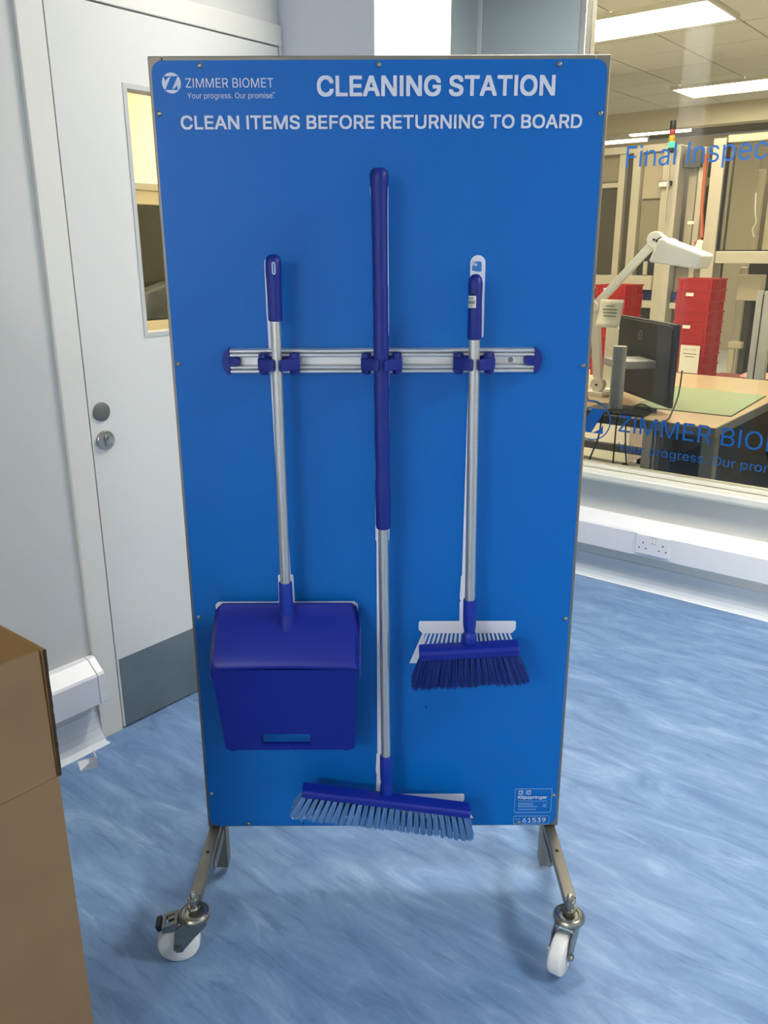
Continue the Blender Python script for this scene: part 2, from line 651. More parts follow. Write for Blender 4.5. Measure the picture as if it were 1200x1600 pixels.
lf.box(D0, D1, VB0, VB1, 0.006, VZ0)
lf.box(D0, D1, VB0, VB1, VZ1, 2.000)
leaf = lf.build('door_leaf', M_door, door)
vf = MB()
for a, b, c, d in ((VB0 - 0.006, VB0 + 0.006, VZ0 - 0.006, VZ1 + 0.006), (VB1 - 0.006, VB1 + 0.006, VZ0 - 0.006, VZ1 + 0.006),
                   (VB0 + 0.006, VB1 - 0.006, VZ0 - 0.006, VZ0 + 0.006), (VB0 + 0.006, VB1 - 0.006, VZ1 - 0.006, VZ1 + 0.006)):
    vf.box(D0 - 0.001, D1 + 0.002, a, b, c, d)
vf.build('vision_panel_bead', mat('vision bead', (196, 197, 192), 0.4, var=0.02), leaf)
MB().box(-2.074, -2.068, VB0 + 0.004, VB1 - 0.004, VZ0 + 0.004, VZ1 - 0.004).build('vision_panel_glass', M_glassdoor, leaf)
MB().box(D1, D1 + 0.002, 1.253, 2.014, 0.0065, 0.234).build('kick_plate', M_kick, door, bev=0.0006)
RX = Matrix.Rotation(math.pi / 2, 4, 'Y')
MB().lathe([(0.024, 0), (0.0265, 0.0005), (0.0265, 0.003), (0.0245, 0.0045), (0.0, 0.0046)], 32).build('blanking_disc', M_disc, door, loc=(D1, 1.283, 0.984), rot=(0, math.pi / 2, 0))
lk = MB().lathe([(0.025, 0), (0.0272, 0.0006), (0.0272, 0.007), (0.0255, 0.009), (0.020, 0.0095), (0.0195, 0.0088), (0.0, 0.0088)], 32).build('lock_rose', M_lock, door, loc=(D1, 1.285, 0.904), rot=(0, math.pi / 2, 0))
kb = MB()
kb.lathe([(0.0085, 0.008), (0.0085, 0.0125), (0.0075, 0.0132), (0, 0.0132)], 20, Matrix.Translation((-0.006, 0, 0)))
kb.prism(rrect(-0.004, 0.017, -0.0045, 0.0045, 0.0044), 'z', 0.008, 0.0125)
kb.build('key_cylinder', M_steel, lk)
MB().box(-0.0085, -0.003, -0.0009, 0.0009, 0.0128, 0.0136).build('keyhole', M_black, lk)

# ------------------------------------------------------------------ cleaning station on wheels
# local frame: x along the board, -y towards the viewer, origin on the floor under the board face
ST_LOC = (-1.6 * math.sin(TURN), 1.6 * math.cos(TURN), 0.0)
st = empty('cleaning_station', ST_LOC, TURN)
tag(st, 'blue cleaning station board on a wheeled stainless steel frame', 'notice board')
BX0, BX1, BZ0, BZ1 = -0.405, 0.395, 0.150, 1.729
for x0, x1, z0, z1 in ((BX0, BX0 + 0.025, BZ0, BZ1), (BX1 - 0.025, BX1, BZ0, BZ1), (BX0 + 0.025, BX1 - 0.025, BZ1 - 0.025, BZ1), (BX0 + 0.025, BX1 - 0.025, BZ0, BZ0 + 0.025)):
    MB().box(x0, x1, 0.003, 0.028, z0, z1).build('frame_tube', M_steel_dull, st, bev=0.002)
board = obj('board_panel', plate_mesh('board_panel', [rrect(-0.3990, 0.3885, 0.1545, 1.7215, 0.020)], 0.003), M_board, st, loc=(0, 0.0015, 0), rot=UP_FRONT)
scr = MB().lathe([(0.0046, 0), (0.0046, 0.0012), (0.0036, 0.0026), (0.0018, 0.0032), (0.0016, 0.0018), (0.0, 0.0018)], 14).mesh('screw')
for x, z in ((-0.315, 1.7135), (-0.006, 1.7135), (0.305, 1.7135), (-0.391, 1.638), (0.3815, 1.636), (-0.391, 1.203), (0.381, 1.197), (-0.389, 0.676),
             (0.380, 0.669), (-0.391, 0.241), (0.381, 0.233), (-0.311, 0.1605), (0.305, 0.1605)):
    obj('screw', scr, M_steel, st, loc=(x, 0, z), rot=UP_FRONT)
for x, z in ((-0.187, 0.161), (0.090, 0.460)):
    MB().lathe([(0.0022, 0), (0.0022, 0.0004), (0, 0.0004)], 10).build('screw_hole', M_black, st, loc=(x, 0, z), rot=UP_FRONT)


def on_board(me, x, z, m=None, name='lettering', lift=0.0006, rotz=0.0):
    o = obj(name, me, m or M_print, st, loc=(x, -lift, z))
    o.rotation_euler = (math.pi / 2, rotz, 0)
    return o


on_board(text_mesh('CLEANING STATION', 0.411, 0.0300, bold=0.040), -0.1125, 1.6655)
on_board(text_mesh('CLEAN ITEMS BEFORE RETURNING TO BOARD', 0.703, 0.0208, bold=0.032), -0.3535, 1.6130)
on_board(text_mesh('ZIMMER BIOMET', 0.152, 0.0146, bold=-0.004), -0.3410, 1.6788)
on_board(text_mesh('Your progress. Our promise.', 0.151, 0.0088, bold=0.0), -0.3395, 1.6618)
on_board(text_mesh('TM', 0.0052, 0.0026), -0.1925, 1.6688)
on_board(plate_mesh('emblem_disc', [circle(0.0163)], 0.0006), -0.3655, 1.6862, name='emblem_disc')
on_board(plate_mesh('emblem_letter', z_logo_outlines(0.0163) + [[(-.0128, .0098), (.0128, .0098), (.0128, .0106), (-.0128, .0106)], [(-.0128, -.0109), (.0128, -.0109), (.0128, -.0101), (-.0128, -.0101)]], 0.0004),
         -0.3655, 1.6862, M_board, 'emblem_letter', 0.0012)


def frame_outline(x0, x1, z0, z1, r, t):
    return [rrect(x0, x1, z0, z1, r, 4), rrect(x0 + t, x1 - t, z0 + t, z1 - t, r - t, 4)]


on_board(plate_mesh('label_outline', frame_outline(0.293, 0.3765, 0.188, 0.2515, 0.004, 0.0008), 0.0006), 0, 0, M_printpale, 'label_outline')
on_board(text_mesh('Klipspringer', 0.0655, 0.0078, bold=0.028), 0.3005, 0.2252, M_print)
# four little open squares and bars above the maker's name
sq = []
for sx in (0.3015, 0.3215):
    sq += [[(sx, 0.2365), (sx + 0.007, 0.2365), (sx + 0.007, 0.2465), (sx, 0.2465)], [(sx + 0.0012, 0.2377), (sx + 0.0058, 0.2377), (sx + 0.0058, 0.2453), (sx + 0.0012, 0.2453)]]
for sx in (0.3105, 0.3180):
    sq.append([(sx, 0.2365), (sx + 0.0012, 0.2365), (sx + 0.0012, 0.2472), (sx, 0.2472)])
on_board(plate_mesh('maker_mark', sq, 0.0006), 0, 0, M_print, 'maker_mark')
fine = [[(0.301, 0.2185), (0.3665, 0.2185), (0.3665, 0.2192), (0.301, 0.2192)]]
for z, x1 in ((0.2120, 0.332), (0.2078, 0.332), (0.2030, 0.346), (0.1958, 0.341)):
    x = 0.3015
    while x < x1:
        wd = 0.0025 + 0.003 * random.random()
        fine.append([(x, z), (x + wd, z), (x + wd, z + 0.0016), (x, z + 0.0016)])
        x += wd + 0.0009
on_board(plate_mesh('small_print', fine, 0.0005), 0, 0, M_printpale, 'small_print')
on_board(plate_mesh('tick_badge', [rrect(0.356, 0.367, 0.201, 0.2125, 0.001, 2), [(0.3585, 0.2068), (0.3604, 0.2045), (0.3648, 0.2098), (0.3642, 0.2104), (0.3604, 0.2060), (0.3590, 0.2074)]], 0.0005), 0, 0, M_printmid, 'tick_badge')
on_board(plate_mesh('tick', [[(0.3585, 0.2068), (0.3604, 0.2045), (0.3648, 0.2098), (0.3642, 0.2104), (0.3604, 0.2060), (0.3590, 0.2074)]], 0.0005), 0, 0, M_print, 'tick')
on_board(plate_mesh('number_outline', frame_outline(0.2925, 0.3745, 0.1565, 0.1790, 0.004, 0.0007), 0.0006), 0, 0, M_printpale, 'number_outline')
on_board(text_mesh('61539', 0.0525, 0.0125, bold=0.0), 0.3135, 0.1615, M_print)
on_board(text_mesh('S/N', 0.0105, 0.0035, bold=0.0), 0.2965, 0.1690, M_printpale)


# printed white outlines of the tools
def strip(pts):
    """outline polygon from list of (z, x0, x1) rows, top to bottom"""
    return [(x0, z) for z, x0, x1 in pts] + [(x1, z) for z, x0, x1 in pts[::-1]]


def dome(cx, z, r, n=8):
    return [(z + r * math.sin(math.radians(a)), cx - r * math.cos(math.radians(a)), cx + r * math.cos(math.radians(a))) for a in [90 - 90.0 * i / n for i in range(1, n + 1)]]


pan_print = strip(dome(-0.2045, 1.3860, 0.0142) + [(1.33, -0.2187, -0.1925), (1.30, -0.2187, -0.195), (1.28, -0.2180, -0.1975), (1.00, -0.2140, -0.196), (0.772, -0.2112, -0.193), (0.770, -0.219, -0.1875), (0.711, -0.220, -0.1870)])
pan_head = [(-0.345, 0.711), (-0.062, 0.711), (-0.055, 0.705), (-0.058, 0.62), (-0.075, 0.42), (-0.330, 0.42), (-0.346, 0.62), (-0.352, 0.675), (-0.352, 0.705)]
on_board(plate_mesh('printed_silhouette', [pan_print], 0.0004), 0, 0, M_print, 'printed_silhouette')
on_board(plate_mesh('printed_silhouette', [pan_head], 0.0004), 0, 0, M_print, 'printed_silhouette', 0.0009)
brm = strip(dome(-0.0065, 1.513, 0.0165) + [(1.49, -0.0205, 0.0095), (1.30, -0.0185, 0.0105), (1.00, -0.017, 0.0115), (0.846, -0.0175, 0.0105), (0.844, -0.0155, 0.0085), (0.345, -0.0165, 0.0085),
            (0.343, -0.0185, 0.0115), (0.30, -0.0205, 0.0115), (0.29, -0.0185, 0.0105), (0.238, -0.0205, 0.0115)])
on_board(plate_mesh('printed_silhouette', [brm], 0.0004), 0, 0, M_print, 'printed_silhouette')
on_board(plate_mesh('printed_silhouette', [[(-0.190, 0.239), (0.176, 0.239), (0.179, 0.236), (0.179, 0.224), (0.175, 0.215), (0.182, 0.208), (0.201, 0.174), (-0.213, 0.174), (-0.190, 0.208), (-0.185, 0.215), (-0.192, 0.224)]], 0.0004),
         0, 0, M_print, 'printed_silhouette', 0.0009)
sml = strip(dome(0.1745, 1.3855, 0.0140) + [(1.33, 0.1615, 0.1885), (1.252, 0.1600, 0.1890), (1.250, 0.163, 0.1830), (0.768, 0.1605, 0.181), (0.766, 0.1585, 0.183), (0.715, 0.1570, 0.184), (0.712, 0.1595, 0.182), (0.706, 0.1570, 0.184), (0.664, 0.1575, 0.184)])
on_board(plate_mesh('printed_silhouette', [sml], 0.0004), 0, 0, M_print, 'printed_silhouette')
on_board(plate_mesh('printed_silhouette', [[(0.0745, 0.665), (0.2735, 0.665), (0.2765, 0.662), (0.2765, 0.646), (0.2685, 0.637), (0.0805, 0.637), (0.0720, 0.646), (0.0720, 0.662)]], 0.0004), 0, 0, M_print, 'printed_silhouette', 0.0009)
stripes = []
for i in range(22):
    t0, t1 = i / 22.0, (i + 0.52) / 22.0
    xa, xb = 0.0805 + 0.188 * t0, 0.0805 + 0.188 * t1
    ya, yb = 0.053 + 0.246 * t0, 0.053 + 0.246 * t1
    stripes.append([(xa, 0.638), (xb, 0.638), (yb, 0.567), (ya, 0.567)])
stripes.append([(0.0805, 0.638), (0.086, 0.638), (0.070, 0.567), (0.053, 0.567)])
for k, s_ in enumerate(stripes):
    on_board(plate_mesh('printed_bristle', [s_], 0.0004), 0, 0, M_print, 'printed_bristle', 0.0005 if k < 22 else 0.0012)
# little square mark on the white handle print
on_board(plate_mesh('maker_mark', [[(0.1640, 1.372), (0.1800, 1.370), (0.1815, 1.3715), (0.1815, 1.386), (0.179, 1.3885), (0.1640, 1.3885)]], 0.0004), 0, 0, M_printmid, 'maker_mark', 0.0012)
on_board(text_mesh('K', 0.0052, 0.0062, bold=0.03), 0.1648, 1.3812, M_print, 'lettering', 0.0016)
on_board(text_mesh('s', 0.0030, None, bold=0.03), 0.1700, 1.3808, M_print, 'lettering', 0.0016)

# uprights, arms, gussets
for x0, x1, sgn in ((-0.404, -0.372, 1), (0.366, 0.396, -1)):
    up = MB()
    up.box(x0, x1, 0.028, 0.033, 0.016, 1.70)
    if sgn > 0:
        up.box(x0, x0 + 0.004, 0.033, 0.062, 0.016, 1.70)
        up.box(x1 - 0.004, x1, 0.033, 0.062, 0.016, 1.70)
    else:
        up.box(x1 - 0.004, x1, 0.033, 0.062, 0.016, 1.70)
        up.box(x0, x0 + 0.004, 0.033, 0.062, 0.016, 1.70)
    up.build('upright', M_steel_dull, st)
ARMS = ((-0.391, 'left'), (0.378, 'right'))
for cx, side in ARMS:
    arm = MB().box(cx - 0.0125, cx + 0.0125, (-0.204 if cx < 0 else -0.213), 0.300, 0.128, 0.145).build('arm', M_steel_dull, st, bev=0.002)
    MB().lathe([(0.0042, 0), (0.0042, 0.0006), (0, 0.0006)], 14).build('bolt_hole', M_black, arm, loc=(cx, -0.075, 0.1450))
    sx = cx + (0.0125 if cx < 0 else -0.0155)
    MB().prism([(0.028, 0.128), (-0.090, 0.128), (-0.090, 0.116), (-0.075, 0.100), (0.028, 0.100)], 'x', sx, sx + 0.003).build('gusset', M_steel_dull, st)


def caster(x, y, heading, brake):
    """heading: direction (radians, local) in which the wheel trails"""
    fk = MB()
    t = 0.036                          # trail
    zc = 0.043
    for s in (-1, 1):
        yo = s * 0.0205
        fk.prism([(-0.026, 0.100), (0.024, 0.100), (t + 0.004, 0.088), (t + 0.010, zc - 0.004), (t + 0.004, zc - 0.012), (t - 0.008, zc - 0.012), (t - 0.013, zc - 0.004), (0.0, 0.066), (-0.024, 0.092)],
                 'y', yo - 0.0013, yo + 0.0013)
    fk.prism([(-0.026, -0.0218), (0.026, -0.0218), (0.026, 0.0218), (-0.026, 0.0218)], 'z', 0.0965, 0.1005)
    c = fk.build('caster', M_zinc, st, bev=0.0008, loc=(x, y, 0), rot=(0, 0, heading))
    MB().lathe([(0.024, 0.0985), (0.030, 0.0995), (0.0325, 0.104), (0.0318, 0.109), (0.0285, 0.1125), (0.0265, 0.1118), (0.0245, 0.1135), (0.0195, 0.1142), (0.0180, 0.111), (0.0, 0.111)], 32).build('swivel_race', M_steel, c)
    nt_ = MB()
    nt_.lathe([(0.0085, 0.1105), (0.0085, 0.128), (0.0078, 0.128), (0.0078, 0.150), (0.0068, 0.157), (0.0040, 0.1605), (0.0, 0.161)], 18)
    nt_.build('stem_bolt', M_steel, c)
    MB().lathe([(0.0125, 0.1145), (0.0132, 0.1155), (0.0132, 0.1235), (0.0122, 0.1250)], 6, smooth=False).build('stem_nut', M_steel, c)
    MB().lathe([(0.0112, 0.1380), (0.0118, 0.1390), (0.0118, 0.1460), (0.0106, 0.1470)], 6, smooth=False).build('stem_lock_nut', M_steel, c)
    RY = Matrix.Translation((t, 0, zc)) @ Matrix.Rotation(math.pi / 2, 4, 'X')
    MB().lathe([(0.010, -0.0150), (0.0385, -0.0150), (0.0415, -0.0132), (0.043, -0.009), (0.043, 0.009), (0.0415, 0.0132), (0.0385, 0.0150), (0.010, 0.0150)], 40, RY).build('wheel', M_nylon, c)
    ax = MB()
    ax.lathe([(0.0040, -0.027), (0.0040, 0.027)], 12, RY)
    ax.lathe([(0.0068, -0.0262), (0.0068, -0.0218)], 6, RY, smooth=False)
    ax.lathe([(0.0068, 0.0218), (0.0068, 0.0262)], 6, RY, smooth=False)
    ax.build('axle_bolt', M_zinc, c)
    if brake:
        bp_ = MB()
        bp_.box(0.026, 0.036, -0.019, -0.012, 0.094, 0.098)
        bp_.box(0.026, 0.036, 0.012, 0.019, 0.094, 0.098)
        bp_.prism([(0.034, 0.103), (0.066, 0.093), (0.066, 0.082), (0.036, 0.082)], 'y', -0.0190, -0.0175)
        bp_.prism([(0.034, 0.103), (0.066, 0.093), (0.066, 0.082), (0.036, 0.082)], 'y', 0.0175, 0.0190)
        TM = Matrix.Translation((0.034, 0, 0.1035)) @ Matrix.Rotation(math.radians(17), 4, 'Y')
        bp_.box(0.0, 0.007, -0.019, 0.019, -0.0015, 0.0015, TM)
        bp_.box(0.026, 0.033, -0.019, 0.019, -0.0015, 0.0015, TM)
        bp_.box(0.007, 0.026, -0.019, -0.011, -0.0015, 0.0015, TM)
        bp_.box(0.007, 0.026, 0.011, 0.019, -0.0015, 0.0015, TM)
        bp_.box(0.007, 0.020, -0.0045, 0.0045, -0.002, 0.0035, TM)
        bp_.build('brake_pedal', M_zinc, c)
        MB().box(0.0, 0.011, -0.015, 0.015, -0.006, 0.008, Matrix.Translation((0.066, 0, 0.092)) @ Matrix.Rotation(math.radians(25), 4, 'Y')).build('brake_pad', M_dark, c, bev=0.001)
    return c


caster(-0.393, -0.212, math.radians(188), True)
caster(0.376, -0.222, math.radians(238), False)
caster(-0.391, 0.285, math.radians(80), False)
caster(0.378, 0.285, math.radians(100), False)

# tool rail with end caps and spring clips
def ridge(zc, r=0.0035, y=-0.0160):
    return [(y - r * 1.2 * math.cos(math.radians(a)), zc + r * math.sin(math.radians(a))) for a in range(-90, 91, 15)]


rp = [(0, 1.1865), (-0.012, 1.1865)] + ridge(1.1905) + [(-0.0135, 1.1943)] + ridge(1.1983) + [(-0.010, 1.2022), (-0.0050, 1.2026), (-0.0050, 1.2164), (-0.010, 1.2168)] + ridge(1.2208) + [(-0.0135, 1.2246)] + ridge(1.2285) + [(-0.012, 1.2325), (0, 1.2325)]
rail = MB().prism(rp, 'x', -0.2885, 0.2835, smooth=True).build('tool_rail', M_rail, st, loc=(0, -0.001, 0))
for cx, s in ((-0.2885, -1), (0.2835, 1)):
    ec = MB()
    ol = [(cx + s * 0.0150 * math.cos(math.radians(a)), 1.2095 + 0.0245 * math.sin(math.radians(a))) for a in range(-90, 91, 10)]
    if s < 0:
        ol = ol[::-1]
    ec.prism(ol, 'y', -0.0215, 0.0)
    bl = [(cx, 1.2015), (cx - s * 0.012, 1.2015), (cx - s * 0.0175, 1.2050), (cx - s * 0.0185, 1.2095), (cx - s * 0.0175, 1.2140), (cx - s * 0.012, 1.2175), (cx, 1.2175)]
    ec.prism(bl, 'y', -0.0225, -0.0062)
    ec.build('end_cap', M_tool, rail, bev=0.0012)
obj('rail_screw', scr, M_steel, rail, loc=(0.241, -0.0062, 1.2095), rot=UP_FRONT)
for cx in (-0.1945, -0.0035, 0.1685):
    cl = MB()
    cl.box(cx - 0.034, cx + 0.034, -0.026, -0.0065, 1.1990, 1.2185)
    for s in (-1, 1):
        q = lambda a: cx + s * a
        x0, x1 = sorted((q(0.0195), q(0.0375)))
        cl.box(x0, x1, -0.040, -0.0195, 1.1905, 1.2255)
        cl.lathe([(0.0, -0.0012), (0.0062, -0.001), (0.0068, 0.001), (0.0068, 0.0375), (0.0060, 0.039), (0.0, 0.039)], 16, Matrix.Translation((q(0.0275), -0.036, 1.1885)))
        po = [(q(0.0385), -0.046), (q(0.0385), -0.030), (q(0.0200), -0.030), (q(0.0135), -0.052), (q(0.0055), -0.066), (q(0.0050), -0.0725), (q(0.0140), -0.0700), (q(0.0240), -0.058)]
        cl.prism(po, 'z', 1.1975, 1.2180)
    cl.build('clip', M_tool, rail, bev=0.0012)

# ------------------------------------------------------------------ tools
SM = Matrix.Translation(ST_LOC) @ Matrix.Rotation(TURN, 4, 'Z')


def station_thing(name, x, y, z):
    return empty(name, SM @ Vector((x, y, z)), TURN)


def line_M(p0, p1):
    """matrix carrying the z axis (0..1 unscaled) onto p0->p1"""
    d = (Vector(p1) - Vector(p0)).normalized()
    return Matrix.Translation(p0) @ d.to_track_quat('Z', 'Y').to_matrix().to_4x4()


def tuft_mesh(name, n, r0, r1, length, thick):
    mb = MB()
    seg = 7
    vs, fs = [], []
    for r, z in ((r0 * 0.9, 0.0), (r1 * 0.72, -length * 0.93)):
        for i in range(seg):
            a = 2 * math.pi * i / seg
            vs.append((r * math.cos(a), r * math.sin(a), z))
    for i in range(seg):
        k = (i + 1) % seg
        fs.append((i, k, seg + k, seg + i))
    fs.append(tuple(range(seg, 2 * seg)))
    mb.add(vs, fs)
    for i in range(n):
        a = random.random() * 2 * math.pi
        q = math.sqrt(random.random() * 0.8 + 0.2)
        px, py = r0 * q * math.cos(a), r0 * q * math.sin(a)
        qx, qy = r1 * q * math.cos(a + 0.15), r1 * q * math.sin(a + 0.15)
        L = length * (0.93 + 0.09 * random.random())
        t = thick * (0.8 + 0.5 * random.random())
        vs = []
        for (ux, uy, uz) in ((px, py, 0), (qx, qy, -L)):
            for k in range(3):
                b = 2 * math.pi * k / 3 + a
                vs.append((ux + t * math.cos(b), uy + t * math.sin(b), uz))
        mb.add(vs, [(0, 1, 4, 3), (1, 2, 5, 4), (2, 0, 3, 5), (3, 4, 5)])
    return mb.mesh(name)


def tufts(parent, m, nx, rows, half, y0, dy, z, half_tip, length, r0, r1, nfil=30):
    var = [tuft_mesh('tuft', nfil, r0, r1, 1.0, r1 * 0.085) for _ in range(4)]
    for v in var:
        v.materials.append(m)
    for j in range(rows):
        for i in range(nx):
            t = -1 + 2.0 * (i + (0.12 if j % 2 else 0.0)) / (nx - 0.88)
            x = half * t
            xt = half_tip * t
            o = bpy.data.objects.new('tuft', random.choice(var))
            COL.objects.link(o)
            o.parent = parent
            o.location = (x, y0 + j * dy, z)
            tip_y = (j - (rows - 1) / 2.0) * dy * 0.55
            d = Vector((x - xt, -tip_y, length))
            o.rotation_euler = d.to_track_quat('Z', 'Y').to_euler()
            o.scale = (1, 1, d.length * (0.97 + 0.06 * random.random()))


# long broom -------------------------------------------------------
YT = -0.0555
br = station_thing('long_broom', 0.001, YT, 0.19)
tag(br, 'long broom with extra-long dark blue grip and pale blue bristles, hanging in the middle', 'broom')
P0, P1 = Vector((0.002, 0, 0.09)), Vector((-0.0075, 0, 1.354))      # axis in tool space (tool z = board z - 0.19)
AX = line_M(P0, P1)
L0 = 0.19 + 0.09


def at(z):
    return z - L0


g = [(0.0105, 0.889), (0.0135, 0.8905), (0.0146, 0.897), (0.0143, 0.93), (0.0146, 0.985), (0.0139, 0.990), (0.0136, 1.02), (0.0146, 1.080), (0.0139, 1.086), (0.0136, 1.12), (0.0146, 1.166), (0.0138, 1.172), (0.0139, 1.215),
     (0.0148, 1.256), (0.0137, 1.264), (0.0136, 1.30), (0.0140, 1.344), (0.0133, 1.352), (0.0138, 1.44), (0.0142, 1.49), (0.0152, 1.515), (0.0162, 1.524), (0.0164, 1.531), (0.0150, 1.539), (0.0100, 1.5435), (0.0, 1.545)]
MB().lathe([(r, at(z)) for r, z in g], 28, AX).build('grip', M_tool, br)
MB().lathe([(0.0100, at(0.372)), (0.0100, at(0.890))], 28, AX).build('shaft', M_alu, br)
sk = MB().lathe([(0.0135, at(0.268)), (0.0140, at(0.292)), (0.0125, at(0.306)), (0.0112, at(0.312)), (0.0130, at(0.318)), (0.0135, at(0.345)), (0.0132, at(0.374)), (0.0125, at(0.3765)), (0.010, at(0.3765))], 28, AX)
sk.build('socket', M_sock, br)
HA = math.radians(8.6)                        # the head hangs askew
HM = (0.002, -0.014, 0.085)
hd = MB()
hp = [(-0.020, -0.008), (-0.020, 0.005), (-0.016, 0.0080), (-0.008, 0.009), (0.012, 0.009), (0.018, 0.006), (0.020, 0.001), (0.020, -0.008)]
hd.prism(hp, 'x', -0.183, 0.183)
head = hd.build('broom_head', M_pan, br, bev=0.003, loc=HM, rot=(0, HA, 0), seg=3)
tufts(head, M_brist1, 27, 4, 0.175, -0.0150, 0.0100, -0.007, 0.196, 0.052, 0.0036, 0.0072, 40)

# short brush --------------------------------------------------------
sb = station_thing('short_broom', 0.173, YT, 0.55)
tag(sb, 'short-handled broom with dark blue bristles and sticker on its grip, at the right', 'broom')
P0, P1 = Vector((0.0005, 0, 0.083)), Vector((-0.008, 0, 0.817))
AX = line_M(P0, P1)
L0 = 0.55 + 0.083
gp = [(0.0105, 1.2525), (0.0126, 1.2535), (0.0129, 1.258), (0.0126, 1.30), (0.0122, 1.32), (0.0130, 1.345), (0.0130, 1.352), (0.0112, 1.361), (0.0065, 1.3665), (0.0, 1.368)]
grip2 = MB().lathe([(r, at(z)) for r, z in gp], 26, AX).build('grip', M_tool, sb)
hl = MB()
hl.prism(rrect(-0.0030, 0.0030, -0.0115, 0.0115, 0.0029, 5), 'y', -0.0006, 0.0006)
hl.build('hanging_hole', M_black, grip2, loc=(-0.0118, -0.0112, 0.7905), rot=(0, 0, math.radians(-20)))
stk = MB()
arc = [(-0.01315 * math.sin(math.radians(a)), -0.01315 * math.cos(math.radians(a))) for a in range(0, 84, 6)]
vs = [(x, y, z) for z in (0.7595, 0.7805) for x, y in arc]
n = len(arc)
stk.add(vs, [(i, i + 1, n + i + 1, n + i) for i in range(n - 1)], True)
stk.build('sticker', M_label, grip2, loc=(-0.0072, 0.0, 0.0))
bar = MB()
for a in range(10, 72, 7):
    for dz, hh in ((0.766, 0.0065),):
        x, y = -0.0134 * math.sin(math.radians(a)), -0.0134 * math.cos(math.radians(a))
        x2, y2 = -0.0134 * math.sin(math.radians(a + 3 + (a % 3))), -0.0134 * math.cos(math.radians(a + 3 + (a % 3)))
        bar.add([(x, y, dz), (x2, y2, dz), (x2, y2, dz + hh), (x, y, dz + hh)], [(0, 1, 2, 3)])
for a in (22, 34, 48, 60):
    x, y = -0.0134 * math.sin(math.radians(a)), -0.0134 * math.cos(math.radians(a))
    x2, y2 = -0.0134 * math.sin(math.radians(a + 8)), -0.0134 * math.cos(math.radians(a + 8))
    bar.add([(x, y, 0.7748), (x2, y2, 0.7748), (x2, y2, 0.7775), (x, y, 0.7775)], [(0, 1, 2, 3)])
    bar.add([(x, y, 0.7620), (x2, y2, 0.7620), (x2, y2, 0.7632), (x, y, 0.7632)], [(0, 1, 2, 3)])
bar.build('barcode', M_ink, grip2, loc=(-0.0072, 0.0, 0.0))
MB().lathe([(0.0103, at(0.730)), (0.0103, at(1.255))], 28, AX).build('shaft', M_alu, sb)
MB().lathe([(0.0150, at(0.634)), (0.0152, at(0.654)), (0.0142, at(0.6615)), (0.0118, at(0.6655)), (0.0112, at(0.669)), (0.0132, at(0.680)), (0.0138, at(0.70)), (0.0135, at(0.735)), (0.0128, at(0.7385)), (0.0103, at(0.7385))], 28, AX).build('socket', M_sock, sb)
hd = MB()
hp = [(-0.020, -0.012), (-0.021, 0.003), (-0.017, 0.009), (-0.009, 0.012), (0.011, 0.012), (0.018, 0.009), (0.021, 0.0), (0.021, -0.012)]
hd.prism(hp, 'x', -0.1010, 0.1010)
head2 = hd.build('broom_head', M_pan, sb, bev=0.004, loc=(-0.0018, -0.014, 0.083), rot=(0, math.radians(-3.2), 0), seg=3)
tufts(head2, M_brist2, 18, 4, 0.094, -0.0155, 0.0105, -0.011, 0.115, 0.060, 0.0044, 0.0074, 44)

# upright dustpan ----------------------------------------------------
dp = station_thing('lobby_dustpan', -0.197, YT, 0.395)
tag(dp, 'dark blue upright dustpan with a long handle, hanging at the left of the board', 'dustpan')
P0, P1 = Vector((-0.0010, 0, 0.285)), Vector((0.0020, 0, 1.008))
AX = line_M(P0, P1)
L0 = 0.395 + 0.285
gp = [(0.0105, 1.2865), (0.0130, 1.288), (0.0133, 1.294), (0.0130, 1.32), (0.0138, 1.36), (0.0146, 1.378), (0.0144, 1.388), (0.0125, 1.397), (0.0075, 1.4015), (0.0, 1.4025)]
grip3 = MB().lathe([(r, at(z)) for r, z in gp], 26, AX).build('grip', M_tool, dp)
lo = plate_mesh('hanging_hole', [rrect(-0.0030, 0.0030, -0.0105, 0.0105, 0.0029, 6), rrect(-0.0018, 0.0018, -0.0092, 0.0092, 0.0017, 6)], 0.0012)
obj('hole_rim', lo, M_print, grip3, loc=(0.0040, -0.0146, 0.984), rot=UP_FRONT)
MB().prism(rrect(-0.0019, 0.0019, -0.0093, 0.0093, 0.0017, 5), 'y', -0.0005, 0.0005).build('hanging_hole', M_printmid, grip3, loc=(0.0040, -0.0143, 0.984))
MB().lathe([(0.0100, at(0.760)), (0.0095, at(1.29))], 28, AX).build('shaft', M_alu, dp)
MB().lathe([(0.0145, at(0.688)), (0.0140, at(0.72)), (0.0135, at(0.7735)), (0.0128, at(0.7765)), (0.0100, at(0.7765))], 28, AX).build('socket', M_sock, dp)
